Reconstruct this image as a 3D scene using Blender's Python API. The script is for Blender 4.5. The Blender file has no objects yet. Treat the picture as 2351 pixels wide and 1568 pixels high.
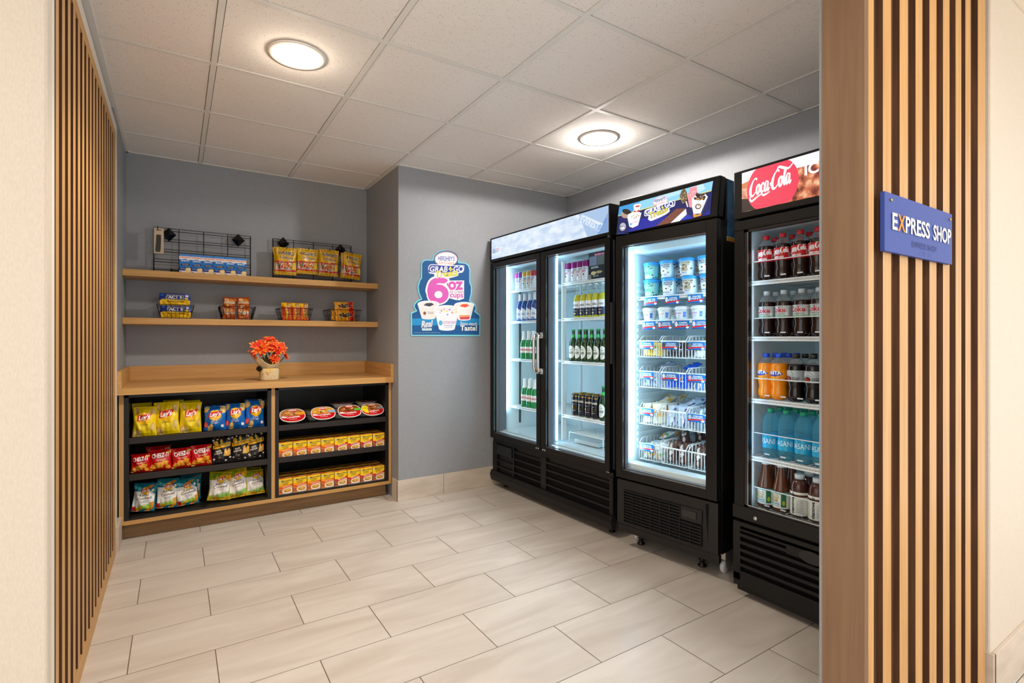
import bpy, math, random
from math import sin, cos, pi, radians as R
from mathutils import Vector, Matrix
from mathutils.geometry import tessellate_polygon

SC = bpy.context.scene
COL = SC.collection

# ------------------------------------------------------------------ camera, world, exposure
F_PX, CX, CY, YAW, EYE = 1186.47, 1172.4, 777.0, 0.574447, 1.2036
cam = bpy.data.cameras.new('camera'); co = bpy.data.objects.new('camera', cam); COL.objects.link(co)
co.location = (0, 0, EYE); co.rotation_euler = (pi / 2, 0, -YAW)
cam.sensor_width = 36; cam.lens = F_PX / 2351 * 36
cam.shift_x = (1175.5 - CX) / 2351; cam.shift_y = -(784 - CY) / 2351
cam.clip_start = 0.02
SC.camera = co
SC.view_settings.view_transform = 'Standard'; SC.view_settings.look = 'None'
SC.view_settings.exposure = 0.48; SC.view_settings.gamma = 1; SC.view_settings.use_curve_mapping = False
SC.cycles.use_denoising = True
SC.cycles.max_bounces = 8; SC.cycles.diffuse_bounces = 4; SC.cycles.glossy_bounces = 3
SC.cycles.transmission_bounces = 4; SC.cycles.transparent_max_bounces = 24
SC.cycles.sample_clamp_indirect = 4.0; SC.cycles.caustics_reflective = False; SC.cycles.caustics_refractive = False
W = bpy.data.worlds.new('lobby_fill_light'); SC.world = W; W.use_nodes = True  # even fill light added from the open lobby side, no modelled source
W.node_tree.nodes['Background'].inputs[0].default_value = (1.0, 0.965, 0.92, 1)
W.node_tree.nodes['Background'].inputs[1].default_value = 1.3

def area(name, loc, size, power, color, spread=170, rot=(0, 0, 0)):
    l = bpy.data.lights.new(name, 'AREA'); l.shape = 'DISK'; l.size = size; l.energy = power; l.color = color; l.spread = R(spread)
    o = bpy.data.objects.new(name, l); COL.objects.link(o); o.location = loc; o.rotation_euler = rot
    return o
WARM = (1.0, 0.90, 0.79); NEUT = (1.0, 0.94, 0.88)
CEIL = 2.484; LOBBY_CEIL = 2.42
DOWNLIGHTS = [(0.46, 2.49, CEIL, 4, WARM), (2.27, 2.47, CEIL, 6, NEUT)]
LOBBY_LIGHTS = [(1.75, 0.12, LOBBY_CEIL, 1.6, WARM), (0.45, 0.05, LOBBY_CEIL, 8, NEUT), (-0.75, 1.1, LOBBY_CEIL, 1.5, WARM), (1.2, -1.0, LOBBY_CEIL, 7, NEUT)]
for i, (x, y, z, p, c) in enumerate(DOWNLIGHTS + LOBBY_LIGHTS):
    area('downlight_lamp', (x, y, z - 0.012), 0.18, p, c, 165)
for x, y, z, p, c, sz, bl, pt in ((0.46, 2.49, CEIL, 60, (1.0, .84, .66), 128, .5, 1.2), (2.27, 2.47, CEIL, 44, NEUT, 174, .08, 4.5)):
    l = bpy.data.lights.new('downlight_bulb', 'POINT'); l.energy = pt; l.color = c; l.shadow_soft_size = .04
    o = bpy.data.objects.new('downlight_bulb', l); COL.objects.link(o); o.location = (x, y, z - .075)
    l = bpy.data.lights.new('downlight_reflector', 'SPOT'); l.spot_size = R(sz); l.spot_blend = bl; l.energy = p; l.color = c; l.shadow_soft_size = .06
    o = bpy.data.objects.new('downlight_bulb', l); COL.objects.link(o); o.location = (x, y, z - .03)

# ------------------------------------------------------------------ materials
_M = {}
def s2l(h):
    return tuple(((int(h[i:i + 2], 16) / 255) ** 2.2) for i in (0, 2, 4)) + (1,)
def newmat(name):
    m = bpy.data.materials.new(name); m.use_nodes = True
    return m, m.node_tree, m.node_tree.nodes['Principled BSDF']
STY = {'p': (.55, 0, .3), 'g': (.25, 0, .5), 'x': (.12, 0, .6), 'f': (.28, .35, .5), 'm': (.22, 1, .5), 'd': (.8, 0, .2), 'k': (.4, 0, .4)}
def C(hexs, sty='p', e=1.0):
    key = (hexs, sty, e)
    if key in _M: return _M[key]
    m, nt, b = newmat('paint_' + hexs + '_' + sty)
    if sty == 'e':
        b.inputs['Base Color'].default_value = (0.02, 0.02, 0.02, 1); b.inputs['Roughness'].default_value = .3
        b.inputs['Emission Color'].default_value = s2l(hexs); b.inputs['Emission Strength'].default_value = e
    else:
        r, me, sp = STY[sty]
        b.inputs['Base Color'].default_value = s2l(hexs); b.inputs['Roughness'].default_value = r
        b.inputs['Metallic'].default_value = me; b.inputs['Specular IOR Level'].default_value = sp
    _M[key] = m
    return m
def clear(name, tint, fac=.12, rough=.03):
    if name in _M: return _M[name]
    m = bpy.data.materials.new(name); m.use_nodes = True; nt = m.node_tree; nt.nodes.clear()
    o = nt.nodes.new('ShaderNodeOutputMaterial'); mx = nt.nodes.new('ShaderNodeMixShader')
    t = nt.nodes.new('ShaderNodeBsdfTransparent'); g = nt.nodes.new('ShaderNodeBsdfGlossy')
    t.inputs[0].default_value = tint + (1,); g.inputs['Roughness'].default_value = rough
    g.inputs[0].default_value = (1, 1, 1, 1)
    lw = nt.nodes.new('ShaderNodeLayerWeight'); lw.inputs[0].default_value = fac
    nt.links.new(lw.outputs['Fresnel'], mx.inputs[0]); nt.links.new(t.outputs[0], mx.inputs[1]); nt.links.new(g.outputs[0], mx.inputs[2])
    nt.links.new(mx.outputs[0], o.inputs[0]); _M[name] = m
    return m
def noise_mat(name, c1, c2, scale, stretch=(1, 1, 1), rough=.6, bump=0.0, bscale=None, detail=4, lo=.35, hi=.65, spec=.3, rot=(0, 0, 0), spread=0):
    m, nt, b = newmat(name); N = nt.nodes; L = nt.links
    tc = N.new('ShaderNodeTexCoord'); mp = N.new('ShaderNodeMapping'); mp.inputs['Scale'].default_value = stretch
    mp.inputs['Rotation'].default_value = rot
    no = N.new('ShaderNodeTexNoise'); no.inputs['Scale'].default_value = scale; no.inputs['Detail'].default_value = detail
    cr = N.new('ShaderNodeValToRGB'); cr.color_ramp.elements[0].position = lo; cr.color_ramp.elements[1].position = hi
    cr.color_ramp.elements[0].color = s2l(c1); cr.color_ramp.elements[1].color = s2l(c2)
    L.new(tc.outputs['Object'], mp.inputs[0]); L.new(mp.outputs[0], no.inputs['Vector']); L.new(no.outputs['Fac'], cr.inputs[0])
    L.new(cr.outputs[0], b.inputs['Base Color']); b.inputs['Roughness'].default_value = rough; b.inputs['Specular IOR Level'].default_value = spec
    if bump:
        bp = N.new('ShaderNodeBump'); bp.inputs['Strength'].default_value = bump; bp.inputs['Distance'].default_value = .002
        n2 = no
        if bscale:
            n2 = N.new('ShaderNodeTexNoise'); n2.inputs['Scale'].default_value = bscale; n2.inputs['Detail'].default_value = 3; L.new(mp.outputs[0], n2.inputs['Vector'])
        L.new(n2.outputs['Fac'], bp.inputs['Height']); L.new(bp.outputs[0], b.inputs['Normal'])
    return m
def brushed_wall(name, c1, c2):
    # wallcovering of short brush strokes crossing at shifting angles
    m, nt, b = newmat(name); N = nt.nodes; L = nt.links
    tc = N.new('ShaderNodeTexCoord')
    low = N.new('ShaderNodeTexNoise'); low.inputs['Scale'].default_value = 2.2; low.inputs['Detail'].default_value = 1
    L.new(tc.outputs['Object'], low.inputs['Vector'])
    outs = []
    for k, ang in enumerate((28, -42, 75)):
        mp = N.new('ShaderNodeMapping'); mp.vector_type = 'TEXTURE'; mp.inputs['Rotation'].default_value = (R(ang), R(ang), 0); mp.inputs['Scale'].default_value = (.07, .07, .0035)
        n = N.new('ShaderNodeTexNoise'); n.inputs['Scale'].default_value = 1.5; n.inputs['Detail'].default_value = 2; n.inputs['Distortion'].default_value = .3
        L.new(tc.outputs['Object'], mp.inputs[0]); L.new(mp.outputs[0], n.inputs['Vector']); outs.append(n.outputs['Fac'])
    mix1 = N.new('ShaderNodeMix'); mix2 = N.new('ShaderNodeMix')
    r1 = N.new('ShaderNodeMapRange'); r1.inputs[1].default_value = .42; r1.inputs[2].default_value = .5; L.new(low.outputs['Fac'], r1.inputs[0])
    r2 = N.new('ShaderNodeMapRange'); r2.inputs[1].default_value = .52; r2.inputs[2].default_value = .6; L.new(low.outputs['Fac'], r2.inputs[0])
    L.new(r1.outputs[0], mix1.inputs[0]); L.new(outs[0], mix1.inputs[2]); L.new(outs[1], mix1.inputs[3])
    L.new(r2.outputs[0], mix2.inputs[0]); L.new(mix1.outputs[0], mix2.inputs[2]); L.new(outs[2], mix2.inputs[3])
    cr = N.new('ShaderNodeValToRGB'); cr.color_ramp.elements[0].position = .3; cr.color_ramp.elements[1].position = .7
    cr.color_ramp.elements[0].color = s2l(c1); cr.color_ramp.elements[1].color = s2l(c2); L.new(mix2.outputs[0], cr.inputs[0])
    bp = N.new('ShaderNodeBump'); bp.inputs['Strength'].default_value = .05; bp.inputs['Distance'].default_value = .002
    L.new(mix2.outputs[0], bp.inputs['Height']); L.new(bp.outputs[0], b.inputs['Normal'])
    L.new(cr.outputs[0], b.inputs['Base Color']); b.inputs['Roughness'].default_value = .5; b.inputs['Specular IOR Level'].default_value = .35
    return m

GREYWALL = brushed_wall('grey_brushed_wallcovering', '919499', '999ca0')
CREAM = noise_mat('cream_textured_wallcovering', 'd0c5b5', 'd6ccbd', 260, (1, 1, .3), .6, .05)
CREAMP = C('e2dbd0', 'p')
OAKV = noise_mat('light_oak_laminate_vertical', 'b3854f', 'cd9f66', 60, (1, 1, .05), .42, .02, lo=.25, hi=.75)
OAKH = noise_mat('light_oak_laminate_horizontal', 'b8884e', 'cea066', 60, (.05, 1, 1), .42, .02, lo=.25, hi=.75)
OAKY = noise_mat('light_oak_laminate_deep', 'b8884e', 'cea066', 60, (1, .05, 1), .42, .02, lo=.25, hi=.75)
BACKING_SHADE = noise_mat('dark_stained_backing_and_flank_shade', '4a3222', '664732', 60, (1, 1, .06), .6, .03, lo=.25, hi=.75)
JAMBM = noise_mat('brown_veneer_jamb', '6e5440', '82664e', 50, (1, 1, .05), .5, .02, lo=.2, hi=.8)
BLACK = noise_mat('black_powder_coat', '161617', '1c1b1b', 300, (1, 1, 1), .38, .03)
BLACKM = C('121212', 'k')
CABBLK = C('1b191a', 'k')
WHITE = C('f3f4f4', 'g')
LINER = C('dbebf0', 'p')
GREYPL = C('8d8f95', 'g')
ALU = C('c5c9cc', 'm')
CHROME = C('e8e8e8', 'm')

# ------------------------------------------------------------------ mesh builder
class G:
    def __init__(s): s.v = []; s.f = []; s.m = []; s.sm = []; s.mats = []; s.ids = {}
    def mi(s, m):
        k = m.name
        if k not in s.ids: s.ids[k] = len(s.mats); s.mats.append(m)
        return s.ids[k]
    def add(s, vs, fs, mat, smooth=False):
        o = len(s.v); s.v += [tuple(p) for p in vs]; k = s.mi(mat)
        for f in fs: s.f.append([i + o for i in f]); s.m.append(k); s.sm.append(smooth)
        return s
    def box(s, x0, x1, y0, y1, z0, z1, mat):
        if x0 > x1: x0, x1 = x1, x0
        if y0 > y1: y0, y1 = y1, y0
        if z0 > z1: z0, z1 = z1, z0
        v = [(x, y, z) for x in (x0, x1) for y in (y0, y1) for z in (z0, z1)]
        return s.add(v, [(0, 1, 3, 2), (4, 6, 7, 5), (0, 4, 5, 1), (2, 3, 7, 6), (0, 2, 6, 4), (1, 5, 7, 3)], mat)
    def tube(s, pts, r, mat, n=6, closed=False):
        pts = [Vector(p) for p in pts]; rings = []; N = len(pts)
        up = None
        for i, p in enumerate(pts):
            a = pts[i - 1] if (i or closed) else p; b = pts[(i + 1) % N] if (i < N - 1 or closed) else p
            d = (b - a).normalized()
            if up is None: up = Vector((0, 0, 1)) if abs(d.z) < .9 else Vector((1, 0, 0))
            x = d.cross(up).normalized(); y = x.cross(d).normalized(); up = y
            rr = r[i] if isinstance(r, (list, tuple)) else r
            rings.append([p + (x * cos(2 * pi * k / n) + y * sin(2 * pi * k / n)) * rr for k in range(n)])
        vs = [q for rg in rings for q in rg]; fs = []
        for i in range(N if closed else N - 1):
            j = (i + 1) % N
            for k in range(n): fs.append((i * n + k, i * n + (k + 1) % n, j * n + (k + 1) % n, j * n + k))
        if not closed: fs += [tuple(range(n))[::-1], tuple(range((N - 1) * n, N * n))]
        return s.add(vs, fs, mat, True)
    def lathe(s, prof, mats, n=20, c=(0, 0, 0), sq=1.0):
        m = len(prof)
        vs = []
        for r, z in prof:
            for k in range(n):
                a = 2 * pi * k / n; cx, sx = cos(a), sin(a)
                if sq != 1.0:
                    cx = math.copysign(abs(cx) ** sq, cx); sx = math.copysign(abs(sx) ** sq, sx)
                vs.append((c[0] + r * cx, c[1] + r * sx, c[2] + z))
        base = len(s.v); s.v += vs
        for i in range(m - 1):
            mt = mats[i] if isinstance(mats, list) else mats
            k2 = s.mi(mt)
            for k in range(n):
                s.f.append([base + i * n + k, base + i * n + (k + 1) % n, base + (i + 1) * n + (k + 1) % n, base + (i + 1) * n + k]); s.m.append(k2); s.sm.append(True)
        for i, rev in ((0, True), (m - 1, False)):
            if prof[i][0] > 1e-5:
                f = [base + i * n + k for k in range(n)]; s.f.append(f[::-1] if rev else f)
                s.m.append(s.mi(mats[min(i, m - 2)] if isinstance(mats, list) else mats)); s.sm.append(False)
        return s
    def art(s, layers, fn, off=.0005, step=.0003, mx=.14):
        for i, l in enumerate(layers):
            vs, fs = l[0], l[1]
            if mx: vs, fs = refine(vs, fs, mx)
            s.add([fn(x, y, off + i * step) for x, y in vs], fs, l[2])
        return s
    def build(s, name, parent=None, bev=0, loc=None, rot=None):
        me = bpy.data.meshes.new(name); me.from_pydata(s.v, [], s.f)
        for m in s.mats: me.materials.append(m)
        me.polygons.foreach_set('material_index', s.m); me.polygons.foreach_set('use_smooth', s.sm); me.update()
        o = bpy.data.objects.new(name, me); COL.objects.link(o)
        if parent: o.parent = parent
        if loc: o.location = loc
        if rot: o.rotation_euler = rot
        if bev:
            b = o.modifiers.new('bevel', 'BEVEL'); b.width = bev; b.segments = 2; b.limit_method = 'ANGLE'; b.angle_limit = R(50)
        return o
def refine(vs, fs, mx):
    vs = [tuple(p) for p in vs]; out = []; stack = []; mid = {}
    for f in fs:
        for k in range(1, len(f) - 1): stack.append((f[0], f[k], f[k + 1]))
    while stack:
        a, b, c = stack.pop()
        e = [(math.dist(vs[a], vs[b]), a, b, c), (math.dist(vs[b], vs[c]), b, c, a), (math.dist(vs[c], vs[a]), c, a, b)]
        d, p, q, r = max(e)
        if d > mx and len(vs) < 6000:
            k = (min(p, q), max(p, q))
            if k not in mid: mid[k] = len(vs); vs.append(((vs[p][0] + vs[q][0]) / 2, (vs[p][1] + vs[q][1]) / 2))
            m = mid[k]; stack += [(p, m, r), (m, q, r)]
        else: out.append((a, b, c))
    return vs, out
# 2-D artwork layers: (verts, faces, material)
def Rc(x0, y0, x1, y1, m): return ([(x0, y0), (x1, y0), (x1, y1), (x0, y1)], [(0, 1, 2, 3)], m)
def El(cx, cy, rx, ry, m, rot=0, n=22):
    a = R(rot); p = [(cx, cy)]
    for k in range(n):
        t = 2 * pi * k / n; x, y = rx * cos(t), ry * sin(t); p.append((cx + x * cos(a) - y * sin(a), cy + x * sin(a) + y * cos(a)))
    return (p, [(0, k + 1, (k + 1) % n + 1) for k in range(n)], m)
def Pg(pts, m):
    t = tessellate_polygon([[Vector((x, y, 0)) for x, y in pts]])
    return (list(pts), [tuple(f) for f in t], m)
def Sm(pts, m, k=5):
    n = len(pts); out = []
    for i in range(n):
        p0, p1, p2, p3 = pts[i - 1], pts[i], pts[(i + 1) % n], pts[(i + 2) % n]
        for s in range(k):
            t = s / k; out.append(tuple(.5 * (2 * p1[q] + (p2[q] - p0[q]) * t + (2 * p0[q] - 5 * p1[q] + 4 * p2[q] - p3[q]) * t * t + (3 * p1[q] - p0[q] - 3 * p2[q] + p3[q]) * t ** 3) for q in (0, 1)))
    return Pg(out, m)
def Ring(cx, cy, rx, ry, w, m, n=26):
    p = []; 
    for k in range(n):
        t = 2 * pi * k / n; p += [(cx + rx * cos(t), cy + ry * sin(t)), (cx + (rx - w) * cos(t), cy + (ry - w * ry / rx) * sin(t))]
    return (p, [(2 * k, 2 * ((k + 1) % n), 2 * ((k + 1) % n) + 1, 2 * k + 1) for k in range(n)], m)
_T = {}
def textmesh(t, off):
    k = (t, off)
    if k in _T: return _T[k]
    cu = bpy.data.curves.new('lettering', 'FONT'); cu.body = t; cu.size = 1; cu.offset = off; cu.resolution_u = 3
    o = bpy.data.objects.new('lettering', cu); COL.objects.link(o)
    dg = bpy.context.evaluated_depsgraph_get(); dg.update()
    me = bpy.data.meshes.new_from_object(o.evaluated_get(dg))
    vs = [(v.co.x, v.co.y) for v in me.vertices]; fs = [tuple(p.vertices) for p in me.polygons]
    bpy.data.meshes.remove(me); bpy.data.objects.remove(o); bpy.data.curves.remove(cu)
    _T[k] = (vs, fs); return _T[k]
CAPH = None
def Tx(t, x0, y0, x1, y1, h, m, bold=.0, shear=0.0, grow=0.0, flip=1, cap=None):
    """text fitted between two baseline points, capital height h; bold thickens, grow makes an outline copy"""
    global CAPH
    if CAPH is None: CAPH = max(p[1] for p in textmesh('H', 0)[0])
    bold *= .5; grow *= .6
    b0 = textmesh(t, bold)[0]; lo = min(p[0] for p in b0); hi = max(p[0] for p in b0)
    vs, fs = textmesh(t, bold + grow)
    dx, dy = x1 - x0, y1 - y0; L = math.hypot(dx, dy) or 1
    ux, uy = dx, dy; px, py = -dy / L * h * flip, dx / L * h * flip
    out = []
    for x, y in vs:
        v = y / CAPH; u = (x - lo) / (hi - lo) + shear * v * h / L
        out.append((x0 + ux * u + px * v, y0 + uy * u + py * v))
    return (out, fs, m)
def Stroke(paths, w, m, fn=None, slant=0.0):
    """calligraphic strokes: each path is [(x,y,widthfactor)...] smoothed"""
    vs = []; fs = []
    for P in paths:
        pts = []
        n = len(P)
        for i in range(n - 1):
            p0, p1, p2, p3 = P[max(i - 1, 0)], P[i], P[i + 1], P[min(i + 2, n - 1)]
            for s in range(5):
                t = s / 5
                pts.append(tuple(.5 * (2 * p1[k] + (p2[k] - p0[k]) * t + (2 * p0[k] - 5 * p1[k] + 4 * p2[k] - p3[k]) * t * t + (3 * p1[k] - p0[k] - 3 * p2[k] + p3[k]) * t ** 3) for k in range(3)))
        pts.append(P[-1]); b = len(vs); N = len(pts)
        for i, (x, y, ww) in enumerate(pts):
            ax, ay = pts[max(i - 1, 0)][:2]; bx, by = pts[min(i + 1, N - 1)][:2]
            L = math.hypot(bx - ax, by - ay) or 1; nx, ny = -(by - ay) / L, (bx - ax) / L; q = w * max(ww, .15) / 2
            for sg in (1, -1):
                X, Y = x + nx * q * sg, y + ny * q * sg
                X += slant * Y
                vs.append(fn(X, Y) if fn else (X, Y))
        fs += [(b + 2 * i, b + 2 * i + 1, b + 2 * i + 3, b + 2 * i + 2) for i in range(N - 1)]
    return (vs, fs, m)
def coke_strokes():
    def cap(x): return [(x + 1.0, 1.45, .4), (x + .95, 1.62, .8), (x + .7, 1.66, .5), (x + .38, 1.4, .8), (x + .12, .9, 1.4), (x + .05, .4, 1.6), (x + .2, .05, 1.2), (x + .5, .02, .7), (x + .85, .3, .4)]
    def o(x): return [(x + .3, .98, .6), (x + .1, .75, 1.1), (x + .05, .35, 1.3), (x + .2, .03, .9), (x + .42, .2, 1.0), (x + .5, .65, 1.2), (x + .35, .98, .6), (x + .62, .85, .3)]
    def c(x): return [(x + .48, .75, .8), (x + .4, .98, .7), (x + .16, .8, 1.0), (x + .06, .4, 1.4), (x + .2, .03, .9), (x + .5, .25, .4)]
    def a(x): return [(x + .5, .95, .5), (x + .25, .98, .7), (x + .06, .5, 1.3), (x + .16, .03, .9), (x + .38, .3, .6), (x + .55, .98, .6), (x + .48, .4, 1.3), (x + .56, .03, .9), (x + .8, .3, .3)]
    def l(x): return [(x, .35, .3), (x + .35, 1.3, .7), (x + .36, 1.66, .6), (x + .22, 1.5, .8), (x + .1, .6, 1.3), (x + .18, .04, .9), (x + .42, .3, .3)]
    P = [cap(0), o(.95), c(1.6), a(2.15), [(2.98, .55, 1.2), (3.25, .62, 1.2)], cap(3.25), o(4.2), l(4.85), a(5.2)]
    P.append([(.15, .2, .4), (.0, -.25, .8), (.3, -.5, 1.0), (.9, -.32, .8), (1.7, -.12, .5), (2.1, -.3, .9), (3.0, -.15, .3)])
    P.append([(3.9, 1.55, .3), (4.2, 1.95, .9), (4.9, 1.7, 1.1), (5.6, 1.5, .8), (6.3, 1.95, .3)])
    return P
def script_coke(x0, y0, x1, y1, h, m, flip=1, w=.2):
    dx, dy = x1 - x0, y1 - y0; L = math.hypot(dx, dy); px, py = -dy / L * h * flip, dx / L * h * flip
    def fn(X, Y): return (x0 + dx * X / 6.0 + px * Y / 1.6, y0 + dy * X / 6.0 + py * Y / 1.6)
    return Stroke(coke_strokes(), w, m, fn, .16)

# ------------------------------------------------------------------ object bookkeeping
def tag(o, label=None, cat=None, group=None, kind=None):
    if label: o['label'] = label
    if cat: o['category'] = cat
    if group: o['group'] = group
    if kind: o['kind'] = kind
    return o
def thing(name, label, cat, loc=(0, 0, 0), rz=0, group=None):
    o = bpy.data.objects.new(name, None); COL.objects.link(o); o.location = loc; o.rotation_euler = (0, 0, rz); o.empty_display_size = .05
    return tag(o, label, cat, group)
def dup(root, loc=None, rot=None, label=None, group=None, scale=None):
    def cp(o, par):
        c = o.copy(); COL.objects.link(c); c.parent = par
        for ch in [q for q in o.children]: cp(ch, c)
        return c
    c = cp(root, None)
    if loc is not None: c.location = loc
    if rot is not None: c.rotation_euler = rot
    if scale is not None: c.scale = scale
    if label: c['label'] = label
    if group: c['group'] = group
    return c
class Maker:
    """first placing uses the built thing itself, later ones copy it"""
    def __init__(s, root): s.root = root; s.used = False
    def put(s, loc, rot, label, group, scale=None):
        if not s.used:
            s.used = True; o = s.root; o.location = loc; o.rotation_euler = rot; o['label'] = label; o['group'] = group
            if scale: o.scale = scale
            return o
        return dup(s.root, loc, rot, label, group, scale or (1, 1, 1))
ORD = ['leftmost', 'second from left', 'third from left', 'fourth from left', 'fifth from left', 'sixth from left', 'seventh from left', 'eighth from left']
def struct(o): o['kind'] = 'structure'; return o

# where a line of sight from the eye meets a plane of the room (used only to read real positions off flat faces)
_c, _s = cos(YAW), sin(YAW)
def ray(u, v):
    a = (u - CX) / F_PX; b = -(v - CY) / F_PX
    return (a * _c + _s, -a * _s + _c, b)
def on_y(u, v, y):
    r = ray(u, v); t = y / r[1]; return (r[0] * t, y, r[2] * t + EYE)

# ------------------------------------------------------------------ room
# floor: plank tiles with thin dark grout
m, nt, b = newmat('cream_plank_tile'); N = nt.nodes; L = nt.links
at = N.new('ShaderNodeAttribute'); at.attribute_name = 'tile_seed'
tc = N.new('ShaderNodeTexCoord'); mp = N.new('ShaderNodeMapping'); mp.inputs['Scale'].default_value = (1.1, 5.5, 1); mp.inputs['Rotation'].default_value = (0, 0, R(9))
cb = N.new('ShaderNodeCombineXYZ'); ml = N.new('ShaderNodeMath'); ml.operation = 'MULTIPLY'; ml.inputs[1].default_value = 37
ad = N.new('ShaderNodeVectorMath'); no = N.new('ShaderNodeTexNoise'); no.inputs['Scale'].default_value = 1.6; no.inputs['Detail'].default_value = 4; no.inputs['Distortion'].default_value = .8
L.new(at.outputs['Fac'], ml.inputs[0]); L.new(ml.outputs[0], cb.inputs[2]); L.new(ml.outputs[0], cb.inputs[0])
L.new(tc.outputs['Object'], mp.inputs[0]); L.new(mp.outputs[0], ad.inputs[0]); L.new(cb.outputs[0], ad.inputs[1]); L.new(ad.outputs[0], no.inputs['Vector'])
cr = N.new('ShaderNodeValToRGB'); cr.color_ramp.elements[0].position = .3; cr.color_ramp.elements[1].position = .7
cr.color_ramp.elements[0].color = s2l('bdb3a9'); cr.color_ramp.elements[1].color = s2l('d0c9c1')
L.new(no.outputs['Fac'], cr.inputs[0]); L.new(cr.outputs[0], b.inputs['Base Color'])
rr = N.new('ShaderNodeMapRange'); rr.inputs[3].default_value = .28; rr.inputs[4].default_value = .42; L.new(no.outputs['Fac'], rr.inputs[0]); L.new(rr.outputs[0], b.inputs['Roughness'])
b.inputs['Specular IOR Level'].default_value = .4
TILE = m
GROUT = C('6f6254', 'd')
X0, X1, Y0, Y1 = -2.2, 4.4, -1.3, 4.45
g = G(); g.add([(X0, Y0, -.0015), (X1, Y0, -.0015), (X1, Y1, -.0015), (X0, Y1, -.0015)], [(0, 1, 2, 3)], GROUT)
g.box(X0, X1, Y0, Y1, -.1, -.002, GROUT)
seeds = [0.0] * len(g.v); rnd = random.Random(4)
TL, TW, GR = .6, .2907, .0016
j0 = -16
for j in range(j0, 5):
    ya, yb = 3.172 + j * TW, 3.172 + (j + 1) * TW
    ox = .127 if j % 2 == 0 else .452
    k0 = int((X0 - ox) / TL) - 1
    for k in range(k0, k0 + 17):
        xa, xb = ox + k * TL, ox + (k + 1) * TL
        a, bb, c2, d = max(xa, X0) + GR, min(xb, X1) - GR, max(ya, Y0) + GR * .7, min(yb, Y1) - GR * .7
        if bb - a < .01 or d - c2 < .01: continue
        g.add([(a, c2, 0), (bb, c2, 0), (bb, d, 0), (a, d, 0)], [(0, 1, 2, 3)], TILE); sd = rnd.random(); seeds += [sd] * 4
fl = struct(g.build('floor'))
at = fl.data.attributes.new('tile_seed', 'FLOAT', 'POINT'); at.data.foreach_set('value', seeds)

# ceiling tiles
m, nt, b = newmat('mineral_fibre_tile'); N = nt.nodes; L = nt.links
tc = N.new('ShaderNodeTexCoord')
v1 = N.new('ShaderNodeTexVoronoi'); v1.inputs['Scale'].default_value = 120; v1.inputs['Randomness'].default_value = 1
n1 = N.new('ShaderNodeTexNoise'); n1.inputs['Scale'].default_value = 230; n1.inputs['Detail'].default_value = 2
n2 = N.new('ShaderNodeTexNoise'); n2.inputs['Scale'].default_value = 45; n2.inputs['Detail'].default_value = 2
for q in (v1, n1, n2): L.new(tc.outputs['Object'], q.inputs['Vector'])
th = N.new('ShaderNodeMapRange'); th.inputs[1].default_value = .13; th.inputs[2].default_value = .24; L.new(v1.outputs['Distance'], th.inputs[0])
t2 = N.new('ShaderNodeMapRange'); t2.inputs[1].default_value = .5; t2.inputs[2].default_value = .54; t2.inputs[3].default_value = 1; t2.inputs[4].default_value = 0; L.new(n2.outputs['Fac'], t2.inputs[0])
mxv = N.new('ShaderNodeMath'); mxv.operation = 'MAXIMUM'; L.new(th.outputs[0], mxv.inputs[0]); L.new(t2.outputs[0], mxv.inputs[1])
cr = N.new('ShaderNodeMix'); cr.data_type = 'RGBA'; L.new(mxv.outputs[0], cr.inputs[0]); cr.inputs[6].default_value = s2l('9c907f'); cr.inputs[7].default_value = s2l('f4efe9')
L.new(cr.outputs[2], b.inputs['Base Color']); b.inputs['Roughness'].default_value = .9
bp = N.new('ShaderNodeBump'); bp.inputs['Strength'].default_value = .5; bp.inputs['Distance'].default_value = .002; L.new(n1.outputs['Fac'], bp.inputs['Height']); L.new(bp.outputs[0], b.inputs['Normal'])
CTILE = m
TBAR = C('e8e6e0', 'p')
T = .6096; gx0, gy0 = -.4622, 1.5628
g = G(); bar = G()
XS = [gx0 + i * T for i in range(0, 7)]; YS = [gy0 + j * T for j in range(-2, 6)]
RX0, RX1, RY0, RY1 = -.30, 2.98, .685, 4.42
for i in range(len(XS) - 1):
    for j in range(len(YS) - 1):
        a, bb, c2, d = max(XS[i], RX0), min(XS[i + 1], RX1), max(YS[j], RY0), min(YS[j + 1], RY1)
        if bb - a < .02 or d - c2 < .02: continue
        i_ = .0155
        g.box(a, bb, c2, d, CEIL + .015, CEIL + .03, CTILE)
        g.box(a + i_, bb - i_, c2 + i_, d - i_, CEIL + .003, CEIL + .0155, CTILE)
g.box(RX0, RX1, RY0, RY1, CEIL + .016, CEIL + .04, CTILE)
struct(g.build('ceiling'))
for x in XS[1:-1]:
    if RX0 < x < RX1: bar.box(x - .012, x + .012, RY0, RY1, CEIL, CEIL + .008, TBAR)
for y in YS:
    if RY0 < y < RY1:
        for i in range(len(XS) - 1):
            a, bb = max(XS[i] + .012, RX0), min(XS[i + 1] - .012, RX1)
            if bb > a: bar.box(a, bb, y - .012, y + .012, CEIL, CEIL + .008, TBAR)
bar.box(RX0, RX0 + .025, RY0, RY1, CEIL - .001, CEIL + .008, TBAR)
bar.box(RX0, 1.38, RY1 - .02, RY1, CEIL - .001, CEIL + .008, TBAR); bar.box(1.36, 1.38, 3.655, 4.42, CEIL - .001, CEIL + .008, TBAR)
bar.box(1.38, RX1, 3.64, 3.66, CEIL - .001, CEIL + .008, TBAR); bar.box(RX1 - .02, RX1, RY0, 3.66, CEIL - .001, CEIL + .008, TBAR)
struct(bar.build('trim_1'))['label'] = 'white metal grid of the suspended ceiling'
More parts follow.
